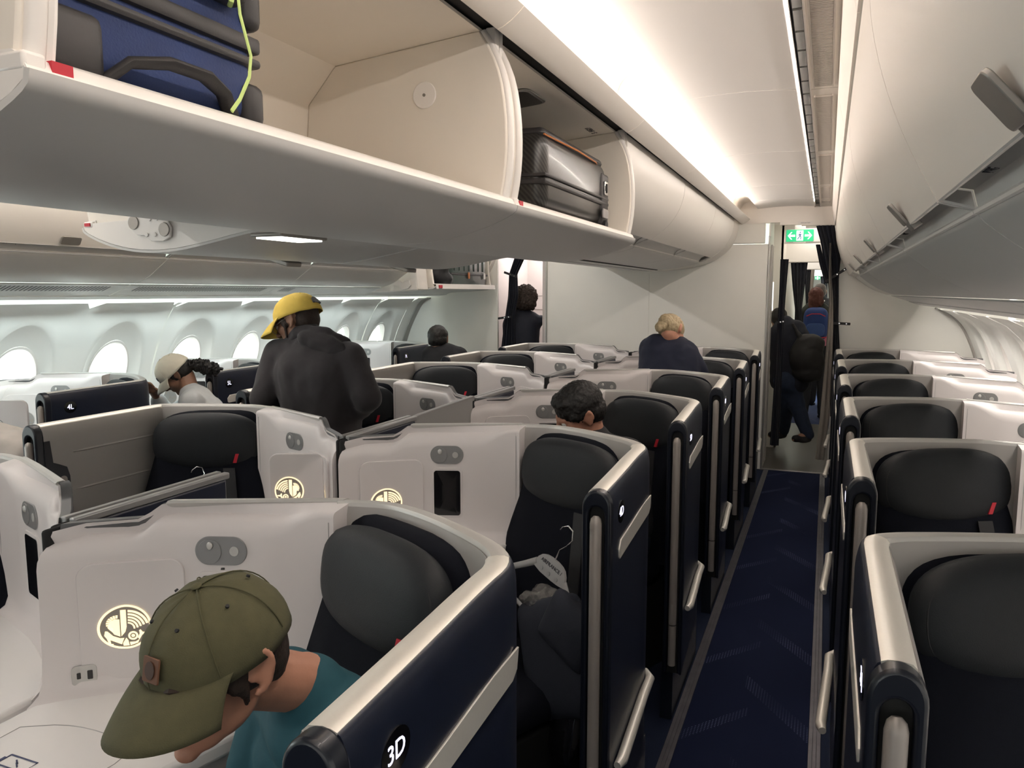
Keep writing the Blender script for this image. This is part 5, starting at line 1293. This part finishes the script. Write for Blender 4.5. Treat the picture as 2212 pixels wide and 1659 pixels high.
hair_blob(r, Mh, hair_b, [('e', (-.022, 0, .012), (.094, .0775, .082)), ('e', (-.050, 0, -.022), (.055, .070, .055)), ('e', (-.058, 0, -.055), (.036, .052, .030)), ('e', (.020, .071, .0), (.022, .008, .030)), ('e', (.020, -.071, .0), (.022, .008, .030)), ('c', (.014, .072, -.01), .007, (.016, .070, -.045), .005)], wr=.002, ws=80, vox=.006)
olive = mat('cap_olive', (.085, .080, .040), .9, noise_amt=.22, nscale=45, bump=.35, bscale=600)
cp = cap_mesh(r, Mh @ Matrix.Rotation(math.radians(4), 4, 'Y'), olive, 1.0, rim=.014, tip=.180, droop=.036, crown=.100)
bm = bmesh.new(); Mp = frame_at(Mh @ Vector((.090, .012, .052)), Mh.to_3x3() @ Vector((.95, .02, .42)), Mh.to_3x3() @ Vector((0, 0, 1))); plate(bm, rrect(.034, .034, .003, 3), Mp, .006, .009)
pt = obj('leather_patch', bm, mat('patch_brown', (.13, .055, .028), .7, noise_amt=.15), cp, bevel=.001)
bm = bmesh.new(); plate(bm, oval(0, 0, .010, .012, 20), Mp, .010, .0106); obj('patch_mark', bm, mat('patch_dark', (.06, .03, .02), .7, noise_amt=.1), pt)
brows_lips(r, Mh, 1, (.03, .018, .012))

# man in the yellow cap, standing in the row 5 suite with his back to the camera
f_ = CV(-.88, -.36, -.28); u_ = CV(-.34, .93, -.10); hc = atY(642, 692, 2.95); hm = hmat(hc, f_, u_)
bf = CV(-.35, 0, -.94); bf.z = 0; bf.normalize(); lat = Vector((0, 0, 1)).cross(bf)
dpt = (hc-CAM).dot(FW)
J = dict(hm=hm, head=hc, neck=atD(668, 728, dpt-.03), chest=atD(683, 808, dpt-.04), pelvis=atD(700, 955, dpt), fwd=bf,
         shL=atD(603, 766, dpt+.05), shR=atD(757, 774, dpt-.10), elL=atD(568, 862, dpt-.02), elR=atD(795, 862, dpt-.14),
         wrL=atD(620, 880, dpt+.18), wrR=atD(768, 890, dpt+.10), hk=1.04)
for s_, q in (('L', 1), ('R', -1)):
    J['hip'+s_] = J['pelvis']+lat*q*.09; J['an'+s_] = Vector((J['pelvis'].x, J['pelvis'].y, .085))+lat*q*.12; J['kn'+s_] = J['hip'+s_].lerp(J['an'+s_], .5)+bf*.02
nb = J['neck']; hd = CV(1, 0, 0)
J['extra_top'] = [('c', J['pelvis']+Vector((0, 0, .02)), .14, J['pelvis']+Vector((0, 0, -.06)), .145), ('c', J['neck']+Vector((0, 0, -.02)), .066, J['neck']+Vector((0, 0, .012)), .060)]
hood = mat('hoodie_charcoal', (.030, .026, .029), .9, noise_amt=.15, nscale=60, bump=.2, sheen=.1)
r, Mh, D, t, b = person('man in a yellow cap and charcoal hoodie standing with his back turned', J, skin_b, hood, jean, vox=.0065, tvox=.009, wr=.009, sleeve=1.9, fat=1.06, pad=.016, tsm=22)
Rh = Matrix((CV(.96, -.26, .08), CV(.24, .93, .25), CV(-.14, -.22, .96))).transposed()
blob('hood', [('c', atD(618, 744, dpt+.0)+D, .026, atD(650, 718, dpt-.06)+D, .034), ('c', atD(650, 718, dpt-.06)+D, .034, atD(700, 722, dpt-.09)+D, .036), ('c', atD(700, 722, dpt-.09)+D, .036, atD(745, 742, dpt-.08)+D, .030),
      ('e', atD(702, 746, dpt-.125)+D, (.105, .050, .038), Rh), ('e', atD(722, 758, dpt-.135)+D, (.075, .040, .032), Rh), ('e', atD(668, 734, dpt-.11)+D, (.06, .040, .036), Rh)], hood, r, vox=.008, smooth=10, wrinkle=.008, wscale=22)
hair_blob(r, Mh, hair_b, [('e', (-.022, 0, .012), (.092, .0765, .078)), ('e', (-.050, 0, -.018), (.056, .070, .052)), ('e', (-.060, 0, -.045), (.034, .052, .026)), ('e', (.030, .069, -.0), (.02, .008, .030)), ('c', (.03, .068, -.02), .008, (.045, .060, -.07), .006)], wr=.002, ws=80, vox=.007)
yel = mat('cap_yellow', (.72, .52, .10), .85, noise_amt=.10, nscale=45, bump=.25, bscale=600)
cp = cap_mesh(r, Mh, yel, 1.05, rim=.016, tip=.195, droop=.040, crown=.098)
bm = bmesh.new(); Mp = frame_at(Mh @ Vector((-.122, .0, .050)), Mh.to_3x3() @ Vector((-1, 0, .35)), Mh.to_3x3() @ Vector((0, 0, 1))); plate(bm, [(.03*math.cos(math.pi*k/12), -.016+.036*math.sin(math.pi*k/12)) for k in range(13)], Mp, -.004, .004); obj('back_opening', bm, hair_d, cp)
bm = bmesh.new()
for sy in (1, -1):
    tube(bm, [Mh @ Vector(q) for q in ((-.010, sy*.082, .006), (.04, sy*.078, .004), (.098, sy*.062, -.002))], .0014, 6)
    tube(bm, [Mh @ Vector((.102+.003*math.cos(a), sy*(.034+.026*math.cos(a)), -.012+.020*math.sin(a))) for a in [2*math.pi*k/18 for k in range(19)]], .0013, 6)
tube(bm, [Mh @ Vector(q) for q in ((.106, .009, -.004), (.110, 0, .0), (.106, -.009, -.004))], .0013, 6); obj('glasses', bm, M_LATCH, r)
brows_lips(r, Mh, 1, (.02, .014, .011))

# woman in the white cap bending over in the row 5 suite by the left windows
f_ = CV(-.64, -.76, .08); u_ = CV(-.68, .60, .36); hc = atD(378, 807, (atY(375, 800, 3.36)-CAM).dot(FW)); hm = hmat(hc, f_, u_)
dpt = (hc-CAM).dot(FW); bf = CV(-.8, 0, -.3); bf.z = 0; bf.normalize(); lat = Vector((0, 0, 1)).cross(bf)
J = dict(hm=hm, head=hc, neck=atD(412, 846, dpt), chest=atD(440, 892, dpt), pelvis=atD(500, 985, dpt+.05), fwd=bf, hk=.90,
         shL=atD(415, 872, dpt-.15), shR=atD(420, 868, dpt+.17))
J['elL'] = J['shL']+bf*.10+Vector((0, 0, -.24)); J['wrL'] = J['elL']+bf*.20+Vector((0, 0, .05)); J['elR'] = J['shR']+bf*.2+Vector((0, 0, -.12)); J['wrR'] = atD(338, 860, dpt+.15)
for s_, q in (('L', 1), ('R', -1)):
    J['hip'+s_] = J['pelvis']+lat*q*.08; J['an'+s_] = Vector((J['pelvis'].x, J['pelvis'].y, .085))+lat*q*.10; J['kn'+s_] = J['hip'+s_].lerp(J['an'+s_], .5)+bf*.05
lg = mat('sweater_pale', (.50, .52, .53), .85, noise_amt=.08, nscale=50)
r, Mh, D, t, b = person('woman in an off-white cap with a curly dark ponytail, head bowed', J, skin_b, lg, jean, vox=.0065, tvox=.010, wr=.008, sleeve=1.85, fat=.9, pad=.014)
hr_ = hair_blob(r, Mh, hair_d, [('e', (-.026, 0, .006), (.093, .0775, .078)), ('e', (-.045, 0, -.020), (.060, .074, .060)), ('c', (.02, .072, .0), .010, (.005, .076, .012), .010)], k=.90, wr=.003, ws=70, vox=.006)
hair_blob(r, Mh, hair_d, [('c', (-.085, 0, -.02), .025, (-.125, 0, -.06), .03), ('e', (-.135, .01, -.075), (.038, .036, .036)), ('e', (-.15, .0, -.115), (.042, .042, .042)), ('e', (-.165, -.01, -.155), (.035, .040, .040)), ('e', (-.155, .035, -.12), (.03, .02, .03)), ('e', (-.15, -.03, -.14), (.03, .02, .03)), ('c', (-.15, 0, -.15), .016, (-.20, .02, -.19), .006), ('c', (-.17, 0, -.12), .014, (-.21, -.01, -.15), .005), ('c', (-.13, .0, -.13), .014, (-.15, .02, -.20), .005)], k=.90, wr=.020, ws=85, vox=.004, smooth=0, name='ponytail')
wcap = mat('cap_white', (.70, .66, .55), .85, noise_amt=.06, nscale=45, bump=.2)
cp = cap_mesh(r, Mh, wcap, .92, rim=.014, tip=.172, droop=.035, crown=.104)
bm = bmesh.new(); Mp = frame_at(Mh @ Vector((.077, .022, .048)), Mh.to_3x3() @ Vector((.93, .30, .30)), Mh.to_3x3() @ Vector((0, 0, 1)))
tube(bm, [Mp @ Vector((.011*math.cos(a)*(1+.3*math.sin(3*a)), .010*math.sin(a)*(1+.2*math.cos(5*a)), .006)) for a in [2*math.pi*k/16 for k in range(17)]], .003, 5); plate(bm, rrect(.028, .004, .001, 1, 0, -.022), Mp, .003, .007); obj('embroidery', bm, M_PRINT, cp)
brows_lips(r, Mh, .9, (.02, .014, .011))

def simple_joints(hc, f, u, bf, nb, ch, pe, shL, shR, elL, elR, wrL, wrR, stand=True, hk=1.0):
    bf = Vector((bf.x, bf.y, 0)).normalized(); lat = Vector((0, 0, 1)).cross(bf)
    J = dict(hm=hmat(hc, f, u), head=hc, neck=nb, chest=ch, pelvis=pe, fwd=bf, shL=shL, shR=shR, elL=elL, elR=elR, wrL=wrL, wrR=wrR, hk=hk)
    for s_, q in (('L', 1), ('R', -1)):
        J['hip'+s_] = pe+lat*q*.085
        if stand: J['an'+s_] = Vector((pe.x, pe.y, .085))+lat*q*.11; J['kn'+s_] = J['hip'+s_].lerp(J['an'+s_], .5)+bf*.03
        else: J['kn'+s_] = pe+lat*q*.12+bf*.44; J['an'+s_] = J['kn'+s_]+Vector((0, 0, -.44))
    return J, lat
# man with short dark hair seated in suite 5D
hc = atY(1250, 888, 3.02); dp = (hc-CAM).dot(FW); bf = Vector((-.42, -.91, 0)); lt = Vector((0, 0, 1)).cross(bf)
nb = atD(1282, 938, dp+.04); sc = nb+Vector((0.01, .02, -.07))
J, lat = simple_joints(hc, CV(-.86, -.48, .10), CV(-.38, .82, .42), bf, nb, sc+Vector((0, 0, -.12)), Vector((.70, 3.20, .55)), sc+lt*.17, sc-lt*.17, sc+lt*.22+Vector((0, 0, -.28)), sc-lt*.22+Vector((0, 0, -.28)), sc+lt*.10+bf*.25+Vector((0, 0, -.30)), sc-lt*.10+bf*.25+Vector((0, 0, -.30)), False)
r, Mh, D, t, b = person('dark-haired man seated in suite 5D with his head bowed', J, skin_a, blackc, jean, vox=.008, tvox=.012, sleeve=1.8)
hair_blob(r, Mh, hair_d, [('e', (-.014, 0, .036), (.104, .083, .090)), ('e', (-.050, 0, -.01), (.065, .078, .066)), ('e', (-.060, 0, -.045), (.040, .055, .034)), ('e', (.03, .068, .02), (.03, .012, .02)), ('e', (.04, 0, .080), (.05, .06, .03))], wr=.006, ws=110, vox=.0045, smooth=1)
# man seated in the row 7 suite by the left windows
hc = atY(947, 734, 5.72); dp = (hc-CAM).dot(FW)
J, lat = simple_joints(hc, CV(.1, -.15, -.98), CV(-.05, .98, -.1), CV(0, 0, -1), atD(958, 758, dp), atD(962, 785, dp), Vector((hc.x+.05, hc.y+.05, .55)), atD(930, 766, dp), atD(992, 768, dp), atD(920, 810, dp), atD(1010, 800, dp), atD(940, 815, dp+.1), atD(990, 815, dp+.1), False)
r, Mh, D, t, b = person('man with short dark hair in a dark top, seated at the left beyond suite 7L', J, skin_c, blackc, jean, vox=.012, tvox=.016, sleeve=1.8)
hair_blob(r, Mh, hair_d, [('e', (-.020, 0, .034), (.104, .084, .086)), ('e', (-.045, 0, -.01), (.066, .080, .062))], wr=.006, ws=60, vox=.009)
# crew member with curly hair at the left aisle doorway
hc = atY(1136, 650, 7.48); dp = (hc-CAM).dot(FW)
J, lat = simple_joints(hc, CV(.25, -.1, -.96), CV(0, 1, 0), CV(.2, 0, -.98), atD(1131, 672, dp), atD(1126, 702, dp), atD(1128, 775, dp), atD(1108, 692, dp), atD(1149, 688, dp), atD(1104, 730, dp), atD(1160, 697, dp-.02), atD(1108, 760, dp+.1), atD(1170, 690, dp-.03))
r, Mh, D, t, b = person('person with a curly brown afro and dark uniform jacket at the left doorway', J, skin_b, mat('uniform_navy', (.008, .010, .020), .8, noise_amt=.15, nscale=50), blackc, vox=.011, tvox=.014, sleeve=1.9)
hair_blob(r, Mh, mat('hair_curly', (.035, .022, .015), .8, noise_amt=.7, nscale=90, bump=1, bscale=80), [('e', (-.030, 0, .040), (.128, .122, .118)), ('e', (-.06, 0, -.02), (.100, .112, .085)), ('e', (-.03, .06, -.04), (.06, .05, .06)), ('e', (-.03, -.06, -.04), (.06, .05, .06))], wr=.022, ws=60, vox=.006, smooth=0)
# blonde person bending in the centre row
hc = atY(1452, 716, 5.15); dp = (hc-CAM).dot(FW)
J, lat = simple_joints(hc, CV(.62, -.62, -.48), CV(.30, .74, -.60), CV(.4, 0, -.9), atD(1440, 744, dp), atD(1446, 772, dp), atD(1440, 850, dp-.1), atD(1404, 752, dp+.05), atD(1480, 760, dp-.05), atD(1400, 815, dp), atD(1510, 805, dp-.02), atD(1420, 860, dp+.2), atD(1480, 850, dp+.2), hk=.95)
J['extra_top'] = [('c', atD(1418, 748, dp), .085, atD(1470, 756, dp), .085)]
r, Mh, D, t, b = person('person with blonde hair tied back and a navy top bending in the centre block', J, skin_a, mat('top_navy', (.007, .010, .028), .85, noise_amt=.15, nscale=50), blackc, vox=.010, tvox=.013, wr=.010, sleeve=1.9, fat=1.05)
hair_blob(r, Mh, hair_y, [('e', (-.018, 0, .026), (.102, .082, .090)), ('e', (-.050, 0, -.01), (.062, .078, .060)), ('e', (-.105, -.01, -.0), (.045, .050, .055)), ('e', (-.115, .01, -.05), (.03, .045, .045)), ('c', (-.10, 0, .03), .03, (-.13, .01, -.09), .02)], k=.95, wr=.007, ws=90, vox=.005, smooth=1)
# traveller in dark clothes stepping through the doorway with a black backpack
Y9 = 7.95; hc = atY(1682, 690, Y9+.1)
J, lat = simple_joints(hc, CV(.3, -.3, -.9), CV(.1, .95, .1), CV(-.6, 0, -.8), atY(1696, 694, Y9), atY(1704, 728, Y9), atY(1706, 822, Y9), atY(1690, 705, Y9), atY(1722, 708, Y9), atY(1690, 770, Y9), atY(1738, 745, Y9), atY(1690, 820, Y9), atY(1745, 770, Y9), hk=.95)
J['anR'] = atY(1745, 938, Y9); J['knR'] = atY(1722, 878, Y9); J['hipR'] = atY(1708, 830, Y9); J['anL'] = atY(1692, 930, Y9+.4); J['knL'] = atY(1698, 880, Y9+.1)
J['fwd'] = Vector((-.85, -.5, 0)).normalized()
r, Mh, D, t, b = person('traveller in jeans and a dark jacket stepping through the right doorway', J, skin_c, mat('jacket_dark', (.012, .014, .024), .85, noise_amt=.2, nscale=40), jean, vox=.012, tvox=.015, wr=.012, sleeve=1.9)
hair_blob(r, Mh, hair_d, SHORT, k=.95, wr=.006, ws=60, vox=.01)
o = blob('backpack', [('e', atY(1742, 775, Y9-.12), (.155, .12, .20), (0, -.25, 0)), ('e', atY(1750, 745, Y9-.12), (.13, .10, .10)), ('e', atY(1745, 805, Y9-.12), (.14, .11, .09)), ('c', atY(1712, 700, Y9-.1), .015, atY(1735, 740, Y9-.16), .015)], mat('backpack_black', (.013, .012, .012), .7, noise_amt=.3, nscale=20, bump=.3), vox=.013, smooth=3, wrinkle=.018, wscale=14)
tag(o, 'big black backpack slung behind the traveller in the right doorway', 'backpack')
# people further down the passage
YA = 10.6; hc = atY(1763, 640, YA)
J, lat = simple_joints(hc, Vector((0, 1, 0)), Vector((0, 0, 1)), Vector((0, 1, 0)), atY(1763, 657, YA), atY(1763, 678, YA), atY(1763, 735, YA), atY(1751, 668, YA), atY(1777, 668, YA), atY(1750, 695, YA), atY(1783, 700, YA), atY(1753, 725, YA), atY(1783, 725, YA))
r, Mh, D, t, b = person('person with red-brown hair wearing the blue backpack down the passage', J, skin_a, mat('jacket_green', (.02, .024, .018), .85, noise_amt=.2), blackc, vox=.014, tvox=.018)
hair_blob(r, Mh, mat('hair_red', (.09, .025, .015), .7, noise_amt=.5, nscale=100), [('e', (-.02, 0, .02), (.105, .088, .095)), ('e', (-.06, 0, -.06), (.07, .09, .10)), ('e', (-.06, .03, -.14), (.05, .06, .07))], wr=.015, ws=40, vox=.012)
bp_ = empty('backpack', (atY(1762, 700, YA-.17)), 'blue and red-trimmed backpack worn by the person down the passage', 'backpack')
bm = bmesh.new(); pillow(bm, .30, .42, .18, frame_at((0, 0, 0), (0, -1, 0)), e=.3, n=30); obj('pack', bm, mat('pack_blue', (.015, .045, .19), .7, noise_amt=.15, nscale=30), bp_)
bm = bmesh.new(); pillow(bm, .22, .17, .06, frame_at((0, -.09, -.07), (0, -1, 0)), e=.3, n=24); obj('front_pocket', bm, mat('pack_blue2', (.03, .07, .22), .7, noise_amt=.15, nscale=30), bp_)
bm = bmesh.new(); tube(bm, [(-.11, -.10, .10), (-.05, -.115, .13), (.05, -.115, .13), (.11, -.10, .10)], .006, 6); tube(bm, [(-.13, -.07, -.16), (0, -.10, -.18), (.13, -.07, -.16)], .008, 6); obj('red_trim', bm, M_RED, bp_)
o = blob('tote_bag', [('e', atY(1783, 728, YA-.1), (.05, .06, .12)), ('c', atY(1784, 705, YA-.1), .012, atY(1786, 690, YA-.1), .012)], mat('bag_pink', (.60, .20, .27), .7, noise_amt=.1), vox=.014); tag(o, 'pink bag hanging beside the blue backpack', 'bag')
YB2 = 11.8; hc = atY(1772, 630, YB2)
J, lat = simple_joints(hc, Vector((0, 1, 0)), Vector((0, 0, 1)), Vector((0, 1, 0)), atY(1774, 645, YB2), atY(1777, 668, YB2), atY(1777, 725, YB2), atY(1766, 655, YB2), atY(1789, 655, YB2), atY(1764, 690, YB2), atY(1792, 690, YB2), atY(1766, 715, YB2), atY(1790, 715, YB2))
r, Mh, D, t, b = person('farthest person in a black jacket with headphones round the neck', J, skin_b, blackc, blackc, vox=.014, tvox=.018)
hair_blob(r, Mh, hair_b, SHORT, wr=.006, ws=60, vox=.012)
bm = bmesh.new(); tube(bm, [Mh @ Vector((-.02+.09*math.cos(a), .075*math.sin(a), -.13)) for a in [math.radians(60+240*k/16) for k in range(17)]], .012, 8); obj('headphones', bm, M_EDGE, r)
# someone in a pale top stooping in the left aisle, only the back showing
hc = atD(-60, 985, 3.1); bk = atD(12, 966, 3.05)
J, lat = simple_joints(hc, Vector((-.3, -.8, -.5)), Vector((-.5, -.3, .8)), Vector((-.5, -.8, 0)), atD(-40, 985, 3.1), bk+Vector((0, 0, -.05)), bk+Vector((.12, .10, -.25)), bk+Vector((-.12, .03, -.08)), bk+Vector((.12, -.05, -.10)), bk+Vector((-.2, 0, -.35)), bk+Vector((.1, -.1, -.36)), bk+Vector((-.2, -.1, -.5)), bk+Vector((0, -.2, -.5)))
r, Mh, D, t, b = person('person in a pale grey top stooping at the far left edge', J, skin_c, mat('top_pale', (.46, .43, .40), .85, noise_amt=.08, nscale=40), blackc, vox=.014, tvox=.014, wr=.010)
hair_blob(r, Mh, hair_b, SHORT, wr=.005, ws=60, vox=.01)
